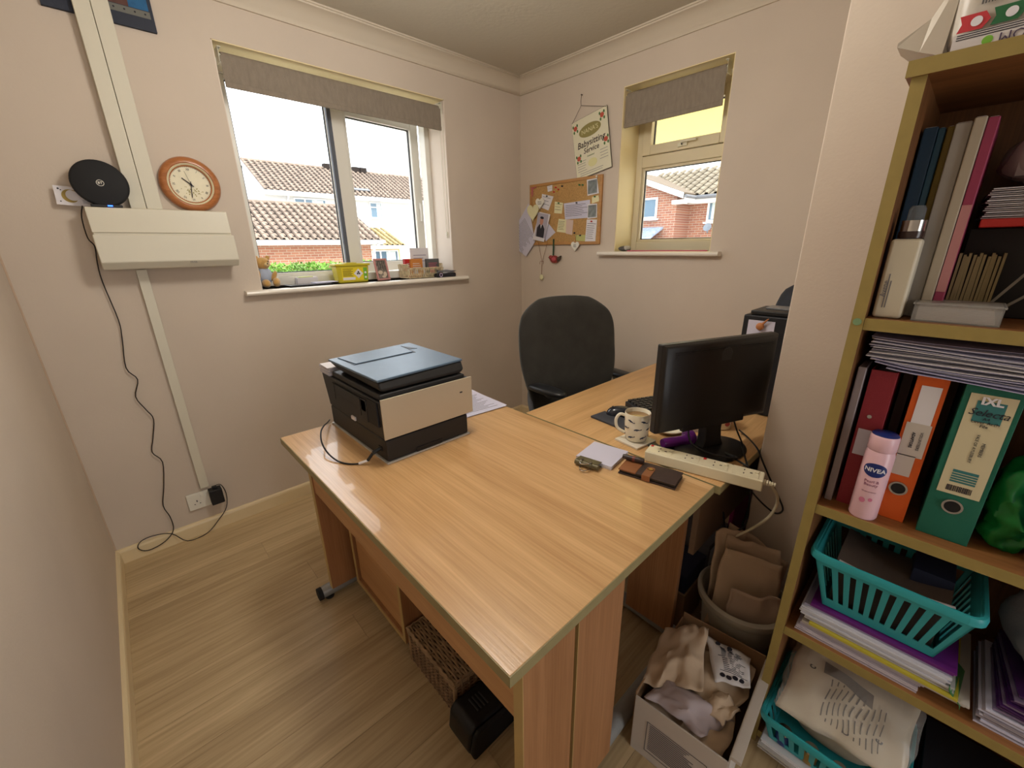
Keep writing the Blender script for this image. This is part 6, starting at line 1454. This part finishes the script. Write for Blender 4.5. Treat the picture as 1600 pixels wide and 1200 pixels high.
b = B(); b.sheet([Vector((-.105, .128, .0)), Vector((-.10, -.140, .0)), Vector((.10, -.140, .13)), Vector((.10, .128, .145))], 22, 22, lambda u, v: noise.noise_vector(Vector((u*6, v*6, 8)))*.012+Vector((0, 0, .045*math.sin(PI*u)**.6*math.sin(PI*v)**.6))); b.out('film', mat('film', (230, 225, 220), .12, alpha=.22, spec=.9), t, smooth=True)
for i, (px_, c_) in enumerate(((1.10, (40, 60, 120)), (1.085, (150, 120, 60)), (1.09, (60, 60, 66)))):
    t = thing('spectacles_case' if i == 2 else 'small_jar', ['small blue jar behind the slots of the lower teal basket', 'small brass lidded jar in the lower teal basket', 'small dark jar in the lower teal basket'][i], 'jar', (1.040, .060-.060*i, S4+.038))
    t.name = 'small_jar'
    B().lathe([(0, 0), (.017, 0), (.018, .003), (.018, .030), (.015, .034), (0, .034)], seg=20).out('jar', mat('jar%d' % i, c_, .3), t, smooth=True)
    B().lathe([(0, .0345), (.016, .0345), (.016, .044), (0, .044)], seg=20).out('lid', chrome, t, smooth=True)
t = thing('dark_folder_pile', 'dark folders lying on the bottom shelf right of the lower basket', 'folders', (1.09, -.28, S4+.0005))
for i in range(7): B().box(.004*math.sin(i*2), .23, -.10, .085, i*.017, i*.017+.014).out('folder', mat('fold%d' % (i % 3), ((40, 42, 48), (70, 66, 66), (30, 44, 52))[i % 3], .5), t, bev=.001)

# ---- pack on top of the bookcase
t = thing('wrapped_pack', 'white plastic wrapped pack with coloured badges on top of the bookcase', 'pack', (1.20, -.10, 1.6525))
pkm = mat('pack_film_white', (196, 188, 176), .35, bump=.3, bscale=50)
B().box(-.135, .15, -.36, .212, 0, .15).jitter(.004, 12).out('pack', pkm, t, bev=.03, seg=4)
b = B(); b.loft([[Vector((-.125, .210, .004)), Vector((.13, .210, .004)), Vector((.13, .205, .13)), Vector((-.115, .205, .13))], [Vector((-.122, .240, .018)), Vector((.02, .240, .018)), Vector((.02, .236, .070)), Vector((-.112, .236, .066))], [Vector((-.120, .272, .034)), Vector((-.07, .272, .034)), Vector((-.07, .272, .040)), Vector((-.120, .272, .040))]]); b.out('sealed_end', mat('pack_clear', (206, 196, 180), .3, alpha=.75, spec=.7), t)
Mk = frame((-.1365, -.0, .0), (0, -1, 0), (0, 0, 1))
for i, c_ in enumerate(((196, 60, 66), (44, 104, 64), (60, 134, 122), (84, 52, 120))):
    x0 = -.198+i*.036
    b = B(); b.loft([[Mk @ Vector((x0+x, y+i*.001, z)) for x, y in ((0, .026), (.028, .026), (.035, .037), (.028, .048), (0, .048), (.004, .037))] for z in (.001, .0016)]); b.out('badge', mat('badge%d' % i, c_, .5), t)
    b = B(); disc(b, Mk, x0+.020, .037+i*.001, .0065, z=.0022, seg=16)
    b.out('badge_symbol', paper, t)
b = B(); flat(b, Mk, -.200, -.100, .001, .024, .001); b.out('label_panel', mat('panel_pale', (214, 208, 206), .6), t)
b = B(); lines(b, Mk, -.196, -.104, [.0225, .0195, .0165], .0012, .0015, rag=.05); b.out('print', ink, t)
text('lettering', 'COM', .018, mat('letter_purple', (80, 66, 90), .6), t, Mk @ Matrix.Translation((-.128, .008, .0015)) @ Matrix.Rotation(PI, 4, 'Z'))
b = B(); disc(b, Mk, -.160, .008, .006, z=.0015); b.out('green_dot', mat('dot_green', (120, 180, 60), .5), t)
text('lettering', 'eq', .022, mat('letter_purple', (0, 0, 0)), t, Mk @ Matrix.Translation((-.080, .014, .0015)) @ Matrix.Rotation(PI, 4, 'Z'))
b = B(); x = -.178
while x < -.130:
    w_ = random.choice((.0010, .0016, .0022)); flat(b, Mk, x, x+w_, .058, .076, .001); x += w_+random.choice((.0012, .002))
b.out('barcode', mat('bar_grey', (96, 92, 90), .6), t)
